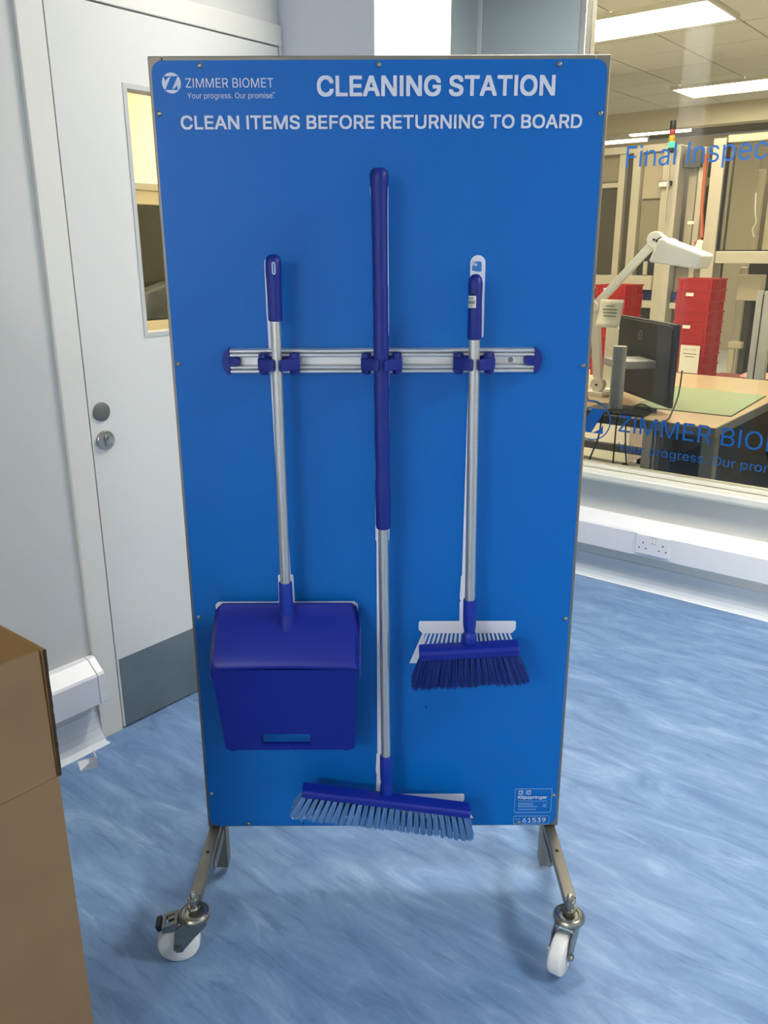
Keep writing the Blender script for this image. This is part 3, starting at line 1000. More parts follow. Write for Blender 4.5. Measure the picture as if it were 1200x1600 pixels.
# hood: rows from the wall side over the crest to the front lip, tool space (x, y, z)
ox, oy, oz = 0.197, -YT, -0.395
rows = [(-0.341, -0.058, -0.020, 0.700), (-0.342, -0.0575, -0.026, 0.7185), (-0.344, -0.056, -0.034, 0.7185), (-0.348, -0.0525, -0.046, 0.6990), (-0.349, -0.0520, -0.054, 0.6945), (-0.3500, -0.0500, -0.082, 0.668),
        (-0.3500, -0.0490, -0.102, 0.6455), (-0.3495, -0.0485, -0.114, 0.6295), (-0.3490, -0.0480, -0.1185, 0.6200), (-0.3490, -0.0480, -0.1195, 0.6130)]
NX = 28
hv, hf = [], []
for k, (xl, xr, y, z) in enumerate(rows):
    for i in range(NX + 1):
        t = i / NX
        x = xl + (xr - xl) * t
        e = min(t, 1 - t) * (xr - xl)          # distance from the side
        drop = max(0.0, 1 - e / 0.008) ** 2 * 0.012
        bow = 0.006 * (1 - (2 * t - 1) ** 2) * (k / 9.0)
        hv.append((x + ox, y - bow * 0.3 + drop * 0.7 + oy, z + bow - drop * (0.9 if k < 8 else 0.35) + oz))
for k in range(len(rows) - 1):
    for i in range(NX):
        a = k * (NX + 1) + i
        hf.append((a, a + 1, a + NX + 2, a + NX + 1))
hood = MB().add(hv, hf, True)
ho = hood.build('hood', M_pan, dp)
sd = ho.modifiers.new('solid', 'SOLIDIFY')
sd.thickness = 0.003
sd.offset = -1
# fairing around the socket
MB().lathe([(0.0, 0.0), (0.019, 0.002), (0.0175, 0.020), (0.0150, 0.045), (0.0145, 0.050), (0.0, 0.050)], 24, Matrix.Translation((-0.0008, -0.006, 0.262)) @ Matrix.Rotation(math.radians(-7), 4, 'X')).build('socket_boss', M_pan, dp)
for x in (-0.3485, -0.0515):
    MB().prism([(-0.022 + oy, 0.705 + oz), (-0.050 + oy, 0.680 + oz), (-0.112 + oy, 0.618 + oz), (-0.117 + oy, 0.592 + oz), (-0.106 + oy, 0.588 + oz), (-0.060 + oy, 0.600 + oz), (-0.022 + oy, 0.640 + oz)], 'x', x + ox, x + 0.003 + ox).build('cheek', M_pan, dp, bev=0.0008)
# scoop plate hanging under the lip: flat drawing then tilted
pw0, pw1, ph = 0.1445, 0.1375, 0.222
ol = [(-pw0, 0), (pw0, 0)]
for i in range(7):
    a = math.radians(-90.0 * i / 6)
    ol.append((pw1 - 0.012 + 0.012 * math.cos(a), -ph + 0.012 + 0.012 * math.sin(a)))
for i in range(7):
    a = math.radians(-90 - 90.0 * i / 6)
    ol.append((-pw1 + 0.012 + 0.012 * math.cos(a), -ph + 0.012 + 0.012 * math.sin(a)))
tilt = math.atan2(0.050, 0.215)
sc_loc = (-0.2005 + ox, -0.1125 + oy, 0.6130 + oz)
scoop = obj('scoop', plate_mesh('scoop', [ol, rrect(-0.0585, 0.0465, -0.2085, -0.1750, 0.003, 3)], 0.004), M_pan, dp, loc=sc_loc, rot=(math.pi / 2 + tilt, 0, 0))
bv = scoop.modifiers.new('bevel', 'BEVEL')
bv.width = 0.0012
bv.limit_method = 'ANGLE'
rim = obj('slot_rim', plate_mesh('slot_rim', [rrect(-0.0605, 0.0485, -0.2105, -0.1730, 0.004, 3), rrect(-0.0560, 0.0440, -0.2060, -0.1780, 0.003, 3)], 0.006), M_pan, scoop, loc=(0, 0, -0.003))
MB().lathe([(0.004, -0.002), (0.004, 0.004), (0, 0.0045)], 14).build('slot_stud', M_pan, scoop, loc=(-0.006, -0.2080, 0.002))
for x in (-0.122, 0.118):
    MB().prism([(x - 0.010, -ph + 0.003), (x - 0.004, -ph - 0.003), (x + 0.004, -ph - 0.003), (x + 0.010, -ph + 0.003)], 'z', -0.002, 0.002).build('foot', M_pan, scoop)
bk = MB()
bk.prism([(-0.030 + oy, 0.700 + oz), (-0.026 + oy, 0.700 + oz), (-0.030 + oy, 0.580 + oz), (-0.034 + oy, 0.580 + oz)], 'x', -0.3440 + ox, -0.0560 + ox)
bk.build('back_plate', M_pan, dp)
# ------------------------------------------------------------------ cardboard box
bx = empty('cardboard_box', (-1.11, 0.553, 0))
tag(bx, 'tall brown cardboard box with its top flaps standing open, at the left edge', 'cardboard box')
LX, LY, HB, T = 0.52, 0.56, 0.62, 0.006
b_ = MB()
b_.box(-T, 0, -LY, 0, 0.0, HB)
b_.build('side_panel', M_card, bx)
MB().box(-LX, -T, -T, 0, 0.0, HB).build('side_panel', M_card, bx)
MB().box(-LX - T, -LX, -LY, 0, 0.0, HB).build('side_panel', M_card, bx)
MB().box(-LX, -T, -LY, -LY + T, 0.0, HB).build('side_panel', M_card, bx)
MB().box(-LX, -T, -LY + T, -T, 0.0, T).build('base_panel', M_card, bx)
fl_ = MB().box(-T, 0, -LY + 0.004, -0.003, 0.0, 0.2165).build('flap', M_card, bx, loc=(0, 0, HB + 0.001), rot=(0, math.radians(-0.6), 0))
ff = MB().box(-LX + 0.01, 0.0022, 0.0, 0.0044, 0.0, 0.2185).build('flap', M_cardin, bx, loc=(0.0, -0.001, HB + 0.001), rot=(math.radians(-0.6), 0, 0))
fe = MB()
for k in range(22):
    z0 = 0.2185 * k / 22.0
    fe.box(0.0022, 0.0030 + 0.0012 * random.random(), -0.0004, 0.0046, z0 + 0.0002, z0 + 0.0097)
fe.box(0.0020, 0.0028, -0.0004, 0.0046, 0.0, 0.2185)
fe.build('flap_edge', M_cardedge, ff)
MB().box(-LX - T, -LX, -LY + 0.004, -0.003, 0.0, 0.2165).build('flap', M_card, bx, loc=(-0.001, 0, HB + 0.001), rot=(0, math.radians(-14), 0))

# scrap of white trunking lying on the floor
sp = MB()
sp.box(-0.026, 0.026, -0.024, 0.024, 0.0, 0.0022)
sp.box(-0.026, 0.026, 0.0218, 0.024, 0.0022, 0.030)
sp.prism([(-0.024, 0.0022), (0.024, 0.0022), (0.024, 0.026), (0.004, 0.020)], 'x', 0.0238, 0.026)
tag(sp.build('trunking_scrap', M_trunk, loc=(-1.965, 1.068, 0.0), rot=(0, 0, math.radians(-22))), 'small white plastic trunking end piece lying on the blue floor', 'plastic scrap')

# double socket on the trunking
so = MB().box(-0.073, 0.073, -0.010, 0.0, -0.042, 0.042).build('power_socket', M_trunk, bev=0.002, loc=(-1.190, 3.2645, 0.221))
tag(so, 'white double power socket with two switches on the wall trunking under the window', 'power socket')
for x in (-0.0115, 0.0015):
    MB().box(x - 0.0008, x + 0.0103, -0.0103, -0.0098, 0.009, 0.037).build('switch_shadow', M_disc, so)  # shadow line round each rocker, painted as a grey plate
    MB().prism([(-0.0098, 0.010), (-0.0135, 0.012), (-0.0120, 0.034), (-0.0098, 0.036)], 'x', x, x + 0.0095).build('switch', M_trunk, so)
for cx in (-0.043, 0.043):
    for dx, dz, w_, h_ in ((0, 0.012, 0.0042, 0.0085), (-0.0145, -0.011, 0.0075, 0.0042), (0.0145, -0.011, 0.0075, 0.0042)):
        MB().box(cx + dx - w_ / 2, cx + dx + w_ / 2, -0.0104, -0.0098, dz - h_ / 2 - 0.004, dz + h_ / 2 - 0.004).build('pin_hole', M_black, so)

# ------------------------------------------------------------------ ceiling lights
M_lamp_near = [emis('near lamp %d' % i, COL_NEAR, l[5]) for i, l in enumerate(NEAR_LIGHTS)]
M_lamp_far = [emis('far lamp %d' % i, COL_FAR, l[5]) for i, l in enumerate(FAR_LIGHTS)]


def ceiling_light(l, m, label):
    x, y, z, sx, sy, s = l
    f = MB()
    t = 0.02
    f.box(-sx / 2 - t, sx / 2 + t, -sy / 2 - t, -sy / 2, -0.03, 0)
    f.box(-sx / 2 - t, sx / 2 + t, sy / 2, sy / 2 + t, -0.03, 0)
    f.box(-sx / 2 - t, -sx / 2, -sy / 2, sy / 2, -0.03, 0)
    f.box(sx / 2, sx / 2 + t, -sy / 2, sy / 2, -0.03, 0)
    o = empty('ceiling_light', (x, y, z))
    f.build('light_frame', M_frame_white, o)
    MB().box(-sx / 2, sx / 2, -sy / 2, sy / 2, -0.024, -0.016).build('diffuser', m, o)
    tag(o, label, 'ceiling light')


for l, m_, t in zip(NEAR_LIGHTS, M_lamp_near, ('square ceiling light panel above the floor behind the blue board', 'square ceiling light panel behind the cardboard box, left of the photographer',
                                            'square ceiling light panel near the window, right of the board', 'square ceiling light panel behind the photographer')):
    ceiling_light(l, m_, t)
for l, m_, t in zip(FAR_LIGHTS, M_lamp_far, ('large bright ceiling panel seen at the top of the window', 'smaller looking bright ceiling panel farther back behind the window',
                                         'ceiling light panel in the inspection room right of the view', 'rear ceiling light panel in the inspection room right of the view', 'unseen ceiling light panel added behind the window to brighten the bench area')):
    ceiling_light(l, m_, t)

# ------------------------------------------------------------------ inspection room behind the window
M_cream = mat('cream wall paint', (214, 206, 184), 0.6, var=0.02, scale=3)
M_cream2 = mat('beige machine panel', (172, 162, 138), 0.5, var=0.03, scale=3)
M_beige = mat('warm grey machine panel', (136, 128, 108), 0.45, var=0.04, scale=3)
M_profile = mat('aluminium profile', (202, 196, 180), 0.4, metal=0.45, var=0.04)
M_olive = mat('smoked machine glass', (80, 78, 68), 0.25, var=0.10, scale=2)
M_darkwin = mat('dark machine window', (52, 55, 54), 0.2, var=0.2, scale=6)
M_navy = mat('navy stripe', (36, 48, 104), 0.5, var=0.05)
M_bench = mat('maple laminate bench top', (200, 178, 144), 0.28, var=0.04, scale=5, stretch=(1, 6, 1))
M_benchedge = mat('grey bench edge', (112, 116, 114), 0.45, var=0.04)
M_legs = mat('grey bench leg', (120, 124, 122), 0.4, var=0.04)
M_mat = mat('green rubber mat', (148, 164, 130), 0.65, var=0.03, scale=20)
M_cabinet = mat('charcoal cabinet', (40, 46, 50), 0.5, var=0.06)
M_red = mat('red plastic tray', (172, 28, 38), 0.4, var=0.06, scale=14)
M_lampw = mat('white lamp enamel', (242, 240, 236), 0.4, var=0.02)
M_paper = mat('white paper', (240, 236, 220), 0.7, var=0.015)
M_silver = mat('silver monitor stand', (172, 174, 174), 0.4, metal=0.15, var=0.04)
M_monitor = mat('black monitor shell', (24, 25, 26), 0.5, var=0.06, bump=0.05, bscale=500)
M_orange = mat('orange hose', (206, 108, 70), 0.5, var=0.06)

IX0, IX1, IY1, IH = -6.8, 2.6, 12.6, 2.90
struct(MB().box(IX0, IX1, 3.43, IY1, -0.08, 0).build('floor_inspection', M_floor2))
ceil2 = struct(MB().box(IX0, IX1, 3.43, IY1, IH + 0.012, IH + 0.06).build('ceiling_inspection', mat('ceiling grid', (120, 114, 98), 0.7)))
tile = MB().box(-0.293, 0.293, -0.293, 0.293, 0, 0.011).mesh('ceiling_tile')
tile.materials.append(mat('warm ceiling tile', (234, 231, 220), 0.8, var=0.02, scale=40))
for i in range(-4, 6):
    for j in range(-4, 8):
        o = bpy.data.objects.new('ceiling_tile', tile)
        COL.objects.link(o)
        o.parent = ceil2
        o.location = (-2.45 + 0.6 * (i - 1), 5.7 + 0.6 * j, IH)
struct(MB().box(IX0 - 0.1, IX0, 3.43, IY1, 0, IH).build('wall_inspection_left', M_cream))
struct(MB().box(IX1, IX1 + 0.1, 3.43, IY1, 0, IH).build('wall_inspection_right', M_cream))
struct(MB().box(IX0, IX1, IY1, IY1 + 0.1, 0, IH).build('wall_inspection_back', M_cream))
struct(MB().box(IX0, -2.26, 3.34, 3.43, 0, IH).build('wall_inspection_front', M_cream))
struct(MB().box(-2.26, IX1, 3.36, 3.43, HC + 0.06, IH).build('wall_inspection_over', M_cream))
struct(MB().box(IX0, IX1, 9.95, 10.15, 2.695, IH).build('trim_6', M_cream))

# long slim lights in the far bay
for x, y, ln, lab in ((-5.35, 11.6, 0.95, 'slim bright light strip low behind the window, beside the board edge'), (-4.45, 11.0, 0.75, 'slim bright light strip in the far bay beside the signal tower'),
                      (-3.40, 10.4, 1.1, 'slim bright light strip in the far bay under the letters')):
    o = empty('light_strip', (x, y, IH - 0.12))
    MB().box(-ln / 2 - 0.02, ln / 2 + 0.02, -0.06, 0.06, 0.03, 0.12).build('light_body', M_lampw, o)
    MB().box(-ln / 2, ln / 2, -0.05, 0.05, 0.0, 0.03).build('light_tube', emis('strip lamp', COL_FAR, 14), o)
    tag(o, lab, 'light strip')


def boxes(parent, name, m, lst, bev=0.004):
    for a0, a1, b0, b1, z0, z1 in lst:
        MB().box(a0, a1, b0, b1, z0, z1).build(name, m, parent, bev=bev)


# left machine
ma = empty('machine_enclosure')
tag(ma, 'beige machine enclosure with framed panels and a navy stripe behind the left tray stack', 'machine')
boxes(ma, 'post', M_profile, [(-3.37, -3.31, 7.48, 7.56, 0, 2.20), (-3.225, -3.150, 7.44, 7.56, 0, 2.24), (-2.955, -2.815, 7.44, 7.60, 0, 2.24), (-4.30, -4.22, 7.48, 7.56, 0, 2.2)])
boxes(ma, 'beam', M_profile, [(-4.22, -2.955, 7.47, 7.55, 2.20, 2.26), (-4.22, -2.955, 7.40, 7.56, 1.06, 1.18), (-4.22, -2.955, 7.46, 7.54, 0.90, 0.965), (-4.22, -3.37, 7.50, 7.55, 1.93, 1.97)])
boxes(ma, 'panel', M_cream2, [(-3.145, -2.96, 7.50, 7.52, 1.825, 2.195)])
boxes(ma, 'panel', M_beige, [(-3.145, -2.96, 7.50, 7.52, 1.385, 1.810), (-4.215, -3.375, 7.52, 7.54, 1.98, 2.195)])
boxes(ma, 'window_panel', M_olive, [(-4.215, -3.375, 7.52, 7.53, 1.19, 1.925), (-3.305, -3.23, 7.52, 7.53, 1.19, 2.195)])
boxes(ma, 'dark_window', M_darkwin, [(-3.145, -2.96, 7.51, 7.53, 1.185, 1.375), (-4.215, -2.96, 7.52, 7.53, 0.05, 0.895)])
boxes(ma, 'stripe_panel', M_navy, [(-4.215, -2.96, 7.48, 7.52, 0.97, 1.055)])
boxes(ma, 'back_panel', M_beige, [(-4.30, -2.82, 8.55, 8.60, 0, 2.24)])
boxes(ma, 'bottle', M_profile, [(-3.075, -3.035, 7.485, 7.508, 1.185, 1.30)])

# middle bay with cylinders and a hose
mm = empty('machine_bay')
tag(mm, 'open machine bay with grey columns and an orange hose behind the tall red tray stack', 'machine')
boxes(mm, 'column', M_cream2, [(-2.79, -2.72, 7.62, 7.72, 0.9, 2.20)])
boxes(mm, 'column', M_profile, [(-2.69, -2.64, 7.56, 7.64, 0.9, 2.22)])
boxes(mm, 'side_panel', M_olive, [(-2.81, -2.53, 7.95, 7.98, 0.9, 2.24)])
boxes(mm, 'cross_beam', M_profile, [(-2.81, -2.54, 7.70, 7.76, 1.92, 1.99), (-2.81, -2.54, 7.48, 7.56, 1.28, 1.34), (-2.81, -2.54, 7.50, 7.55, 0.90, 0.95)])
boxes(mm, 'lower_panel', M_beige, [(-2.81, -2.535, 7.57, 7.59, 1.0, 1.275)])
boxes(mm, 'navy_panel', M_navy, [(-2.81, -2.60, 7.53, 7.56, 0.96, 1.045)])
boxes(mm, 'top_box', M_olive, [(-2.80, -2.66, 7.50, 7.70, 2.06, 2.20)])
MB().tube([(-2.625, 7.52, 2.16), (-2.62, 7.52, 1.9), (-2.615, 7.52, 1.72), (-2.59, 7.51, 1.56), (-2.585, 7.50, 1.50), (-2.60, 7.50, 1.465), (-2.64, 7.51, 1.455)], 0.014, 8).build('hose', M_orange, mm)
MB().box(-2.700, -2.645, 7.45, 7.46, 1.605, 1.630).build('tag_plate', M_paper, mm)
MB().prism([(-2.615, 1.40), (-2.550, 1.385), (-2.540, 1.475), (-2.595, 1.48)], 'y', 7.43, 7.47).build('work_lamp', M_lampw, mm, bev=0.006)

# right machine
mr = empty('machine_cabinet')
tag(mr, 'tall glazed machine cabinet with pale frame, right of the tall red tray stack', 'machine')
boxes(mr, 'post', M_profile, [(-2.535, -2.430, 7.40, 7.60, 0, 2.26), (-2.20, -2.145, 7.90, 7.98, 1.38, 2.25), (-1.50, -1.40, 7.40, 7.60, 0, 2.26)])
boxes(mr, 'beam', M_profile, [(-2.43, -1.50, 7.42, 7.58, 1.29, 1.385), (-2.43, -1.50, 7.42, 7.58, 2.22, 2.28)])
boxes(mr, 'door_gasket', M_black, [(-2.430, -2.412, 7.44, 7.47, 1.385, 2.22), (-2.412, -1.50, 7.44, 7.47, 1.385, 1.395)], 0)
boxes(mr, 'back_panel', M_beige, [(-2.43, -2.18, 8.35, 8.38, 1.3, 2.25)])
boxes(mr, 'back_panel', M_olive, [(-2.43, -1.45, 8.40, 8.43, 0.0, 1.3), (-2.15, -1.45, 8.10, 8.13, 1.38, 1.98)])
boxes(mr, 'back_panel', M_cream2, [(-2.15, -1.45, 8.10, 8.13, 1.985, 2.25)])
boxes(mr, 'pipe', M_profile, [(-2.33, -2.28, 8.0, 8.06, 1.38, 2.05), (-2.36, -2.30, 7.9, 7.96, 0.3, 1.25)])
MB().tube([(-2.26, 7.75, 1.85), (-2.245, 7.74, 1.70), (-2.225, 7.74, 1.62), (-2.25, 7.74, 1.56), (-2.23, 7.74, 1.50)], 0.006, 6).build('cable', M_lampw, mr)
boxes(mr, 'control_box', M_cream2, [(-2.275, -2.080, 7.60, 7.72, 0.985, 1.195)], 0.006)
boxes(mr, 'inner_post', M_dark, [(-2.20, -2.14, 7.80, 7.86, 0.2, 0.98)])
boxes(mr, 'bracket', M_cream2, [(-2.28, -2.17, 7.55, 7.62, 0.585, 0.640), (-2.27, -2.225, 7.56, 7.61, 0.30, 0.585)])
MB().lathe([(0.030, 0), (0.030, 0.012), (0.018, 0.013), (0.018, 0.004), (0, 0.004)], 18).build('connector', M_silver, mr, loc=(-2.10, 7.72, 0.90), rot=UP_FRONT)
MB().box(-2.41, -1.50, 7.452, 7.458, 1.395, 2.22).build('glass_pane', M_glassdoor, mr)


def tower(x, y, z, s, cols, label, pole=0.55):
    o = empty('signal_tower', (x, y, z))
    tag(o, label, 'signal light')
    MB().lathe([(0.010, -pole), (0.010, 0.0)], 10).build('pole', M_profile, o)
    zz = 0.0
    for nm, m_, h in cols:
        MB().lathe([(0.020 * s, zz), (0.0215 * s, zz + 0.003), (0.0215 * s, zz + h - 0.003), (0.020 * s, zz + h)], 18).build(nm, m_, o)
        zz += h
    return o


M_sg = mat('green signal lens', (40, 190, 110), 0.3, emit=(0.1, 1.0, 0.45, 1.2))
M_sy = mat('amber signal lens', (236, 184, 40), 0.3)
M_sr = mat('red signal lens', (168, 58, 62), 0.3)
tower(-2.868, 7.36, 2.172, 1.15, (('tower_base', M_dark, 0.038), ('green_lens', M_sg, 0.046), ('amber_lens', M_sy, 0.048), ('red_lens', M_sr, 0.046), ('tower_cap', M_dark, 0.066)),
      'signal tower with red, amber and green lenses above the machines')
tower(-3.86, 9.0, 2.14, 1.3, (('tower_base', M_dark, 0.03), ('green_lens', M_sg, 0.03), ('tower_cap', M_dark, 0.03)), 'small far signal tower with one lit green lens near the letter F', 2.14)
ln = MB().box(-0.045, 0.045, -0.02, 0.02, -0.02, 0.02).build('indicator_lamp', M_lampw, bev=0.008, loc=(-2.915, 7.405, 1.93))
tag(ln, 'small white box lamp fixed on the machine post below the signal tower', 'lamp')
MB().box(-0.055, 0.055, 0.005, 0.03, -0.012, 0.026).build('lamp_bracket', M_dark, ln)

# bench
be = empty('work_bench', (0, 0, 0))
tag(be, 'work bench with pale wooden top and grey edge behind the window', 'work bench')
BA0, BA1, BB0, BB1 = -1.96, -1.055, 3.465, 4.95
MB().box(BA0, BA1, BB0, BB1, 0.664, 0.704).build('edge_frame', M_benchedge, be, bev=0.003)
MB().box(BA0 + 0.003, BA1 - 0.003, BB0 + 0.003, BB1 - 0.003, 0.704, 0.7065).build('bench_top', M_bench, be)
boxes(be, 'leg', M_legs, [(-1.118, -1.060, 3.50, 3.56, 0.0, 0.664), (-1.118, -1.060, 4.86, 4.92, 0.0, 0.664), (-1.915, -1.852, 4.88, 4.93, 0.0, 0.664)])
boxes(be, 'stretcher', M_cabinet, [(-3.0, -1.915, 4.885, 4.925, 0.19, 0.235)])
boxes(be, 'foot_rail', M_bench, [(-1.98, -1.92, 3.9, 4.86, 0.08, 0.12)])
cab = empty('drawer_cabinet')
tag(cab, 'charcoal drawer cabinet standing under the work bench', 'cabinet')
boxes(cab, 'body', M_cabinet, [(-1.40, -1.135, 3.78, 4.80, 0.05, 0.655)])
boxes(cab, 'side_panel', M_black, [(-1.133, -1.120, 3.62, 4.80, 0.05, 0.655)])
for x, y in ((-1.36, 3.83), (-1.16, 3.83), (-1.36, 4.74), (-1.16, 4.74)):
    MB().lathe([(0.018, 0), (0.018, 0.03), (0.012, 0.05)], 12).build('foot', M_black, cab, loc=(x, y, 0))
boxes(be, 'modesty_panel', M_cabinet, [(-1.835, -1.12, 4.905, 4.925, 0.035, 0.664)])
boxes(be, 'edge_strip', M_silver, [(-1.850, -1.836, 4.900, 4.925, 0.035, 0.664)], 0)
# grey drawer unit and chair at the right of the bench
du = empty('drawer_unit', (-0.70, 5.0, 0))
tag(du, 'light grey drawer unit behind the bench at the right edge', 'drawer unit')
boxes(du, 'body', M_silver, [(-0.30, 0.30, 0.0, 0.5, 0.02, 0.62)])
for k in range(3):
    dr = MB().box(-0.29, 0.29, -0.014, 0.0, 0.04 + 0.19 * k, 0.215 + 0.19 * k).build('drawer', M_silver, du, bev=0.003)
    MB().box(-0.06, 0.06, -0.026, -0.014, 0.165 + 0.19 * k, 0.178 + 0.19 * k).build('handle', M_dark, dr)
ch = empty('work_chair', (-0.735, 4.02, 0), math.radians(20))
tag(ch, 'black work chair beside the bench at the right edge of the window', 'chair')
MB().prism(rrect(-0.23, 0.23, -0.22, 0.22, 0.07), 'z', 0.47, 0.54).build('seat', M_dark, ch, bev=0.02, seg=3)
MB().prism(rrect(-0.21, 0.21, 0.62, 0.98, 0.08), 'y', 0.23, 0.28).build('backrest', M_dark, ch, bev=0.015, seg=3)
MB().tube([(0, 0.12, 0.46), (0, 0.26, 0.45), (0, 0.30, 0.55), (0, 0.285, 0.72)], 0.018).build('back_stem', M_dark, ch)
MB().lathe([(0.026, 0.08), (0.026, 0.30), (0.018, 0.30), (0.018, 0.47)], 16).build('gas_lift', M_dark, ch)
for k in range(5):
    a = 2 * math.pi * k / 5 + 0.3
    MB().tube([(0, 0, 0.10), (0.15 * math.cos(a), 0.15 * math.sin(a), 0.09), (0.28 * math.cos(a), 0.28 * math.sin(a), 0.065)], [0.026, 0.02, 0.014]).build('base_leg', M_dark, ch)
    MB().lathe([(0.010, -0.02), (0.028, -0.018), (0.028, 0.018), (0.010, 0.02)], 14, Matrix.Translation((0.28 * math.cos(a), 0.28 * math.sin(a), 0.028)) @ Matrix.Rotation(math.pi / 2, 4, 'X')).build('chair_wheel', M_black, ch)

# mat
mt_ = MB().prism([(-1.575, 4.42), (-1.52, 3.735), (-1.085, 3.755), (-1.118, 4.40)], 'z', 0.7068, 0.7105).build('bench_mat', M_mat, bev=0.0005)
tag(mt_, 'pale green rubber mat lying on the work bench', 'bench mat')
MB().prism([(-1.579, 4.424), (-1.5245, 3.7305), (-1.0805, 3.7508), (-1.114, 4.404)], 'z', 0.70655, 0.7082).build('mat_backing', M_black, mt_)

# monitor: back shell towards the viewer
mo = empty('monitor', (-1.462, 3.700, 0.7065))
mo.rotation_euler = (0, 0, math.atan2(-0.68, 0.749))    # local +x = from the far left edge to the near right edge; -y = viewer side
tag(mo, 'black computer monitor seen from behind on the work bench', 'monitor')
cxm = Vector((-1.293, 3.612))                      # near right edge
d2 = Vector((0.749, -0.68)).normalized()
mid = cxm - d2 * 0.300 + Vector((-0.012, 0.0))
mo.location = (mid.x, mid.y, 0.7065)
sh = MB()
sh.box(-0.288, 0.288, 0.0, 0.022, 0.028, 0.392)
sh.build('monitor_shell', M_monitor, mo, bev=0.006)
MB().prism(rrect(-0.272, 0.272, 0.04, 0.384, 0.03), 'y', -0.0085, 0.0).build('rear_bulge', M_monitor, mo, bev=0.0082, seg=4)
MB().box(-0.278, 0.278, 0.0222, 0.0235, 0.042, 0.380).build('screen', mat('dark screen', (16, 18, 22), 0.15), mo)
MB().box(-0.22, 0.18, -0.0006, 0.0, 0.372, 0.376).build('vent_slot', M_black, mo)
obj('maker_badge', plate_mesh('maker_badge', [circle(0.020, 24), circle(0.0172, 24)], 0.001), M_silver, mo, loc=(-0.03, -0.0106, 0.318), rot=UP_FRONT)
obj('maker_badge', text_mesh('DELL', 0.022, 0.007, bold=0.02), M_silver, mo, loc=(-0.041, -0.0108, 0.3145), rot=UP_FRONT)
# silver stand column towards the viewer
sc_ = MB()
sc_.prism(rrect(-0.030, 0.030, -0.022, 0.022, 0.020, 5), 'z', 0.012, 0.290)
ang = math.atan2(-0.68, 0.749)
inv = Matrix.Rotation(-ang, 4, 'Z') @ Matrix.Translation((-mid.x, -mid.y, 0))
cp_ = inv @ Vector((-1.530, 3.550, 0))
col_o = sc_.build('stand_column', M_silver, mo, loc=(cp_.x, cp_.y, 0), rot=(0, 0, -ang))
MB().prism(rrect(-0.0295, 0.0295, -0.0215, 0.0215, 0.020, 5), 'z', 0.290, 0.2935).build('column_cap', M_profile, mo, bev=0.001, loc=(cp_.x, cp_.y, 0), rot=(0, 0, -ang))
MB().box(min(cp_.x, 0.0) + 0.0, max(cp_.x, 0.0) + 0.0, cp_.y, -0.02, 0.19, 0.225).build('stand_arm', M_silver, mo, bev=0.004) if abs(cp_.x) > 0.02 else MB().box(-0.03, 0.03, cp_.y, -0.02, 0.19, 0.225).build('stand_arm', M_silver, mo, bev=0.004)
MB().prism([(-0.13, -0.09), (0.16, -0.06), (0.14, 0.14), (-0.12, 0.13)], 'z', 0.0, 0.012).build('stand_base', M_dark, mo, bev=0.004, loc=(cp_.x, cp_.y, 0), rot=(0, 0, -ang))

# jointed bench lamp
la = empty('bench_lamp', (-1.790, 3.92, 0.7065))
tag(la, 'white jointed bench lamp with a wide flat head above the monitor', 'bench lamp')
boxes_l = MB().prism(rrect(-0.05, 0.05, -0.04, 0.04, 0.01), 'z', 0.0, 0.022).build('clamp', M_lampw, la, bev=0.003)
e1, e2, e3 = Vector((0.0, 0, 0.055)), Vector((-0.045, -0.01, 0.430)), Vector((0.238, -0.02, 0.742))


def bar_obj(name, p, q, wd, th):
    d = (q - p)
    L = d.length
    mb = MB().prism(rrect(-wd / 2, wd / 2, -0.008, L + 0.008, 0.008), 'y', -th / 2, th / 2)
    a = math.atan2(d.x, d.z)
    return mb.build(name, M_lampw, la, bev=0.003, loc=p, rot=(0, a, 0))


bar_obj('lower_arm', e1, e2, 0.042, 0.030)
bar_obj('upper_arm', e2, e3, 0.036, 0.028)
for nm, p, r in (('base_joint', e1, 0.036), ('elbow_joint', e2, 0.030), ('head_joint', e3, 0.036)):
    j = MB().lathe([(r, -0.020), (r, 0.020)], 24).build(nm, M_lampw, la, bev=0.003, loc=p, rot=UP_FRONT)
    MB().lathe([(0.006, 0.020), (0.006, 0.024)], 10).build('joint_bolt', M_dark, j)
MB().prism([(0.0, 0.0), (0.035, 0.02), (0.065, -0.005), (0.05, -0.03), (0.01, -0.02)], 'y', -0.02, 0.02).build('head_neck', M_lampw, la, bev=0.004, loc=e3)
hm = MB().prism([(0.040, 0.000), (0.055, 0.008), (0.085, -0.008), (0.238, -0.062), (0.245, -0.070), (0.232, -0.122), (0.222, -0.126), (0.010, -0.098), (0.006, -0.090)], 'y', -0.075, 0.075).build('lamp_head', M_lampw, la, bev=0.008, seg=3, loc=e3)

# document holder, papers
pp = MB()
vs, fs = [], []
for j in range(7):
    for i in range(2):
        t = j / 6.0
        vs.append((-0.058 + 0.116 * i - 0.014 * t, 0.018 * math.sin(t * 2.4) - 0.03 * t, 0.125 - 0.13 * t))
for j in range(6):
    fs.append((2 * j, 2 * j + 1, 2 * j + 3, 2 * j + 2))
pp.add(vs, fs, True)
po_ = pp.build('paper_notice', M_paper, loc=(-1.715, 3.845, 1.055))
sdp = po_.modifiers.new('solid', 'SOLIDIFY')
sdp.thickness = 0.0006
tag(po_, 'curled white paper notice beside the white lamp elbow', 'paper')
for k, (z, wd) in enumerate(((0.093, 0.045), (0.075, 0.075), (0.060, 0.070), (0.045, 0.062))):
    MB().box(-wd / 2, wd / 2, -0.0006, 0.0, 0, 0.006 if k else 0.004).build('text_line', mat('grey ink', (150, 144, 126), 0.7), po_, loc=(-0.006, -0.004, z))
hd_ = empty('document_stand', (-1.80, 4.06, 0.7065))
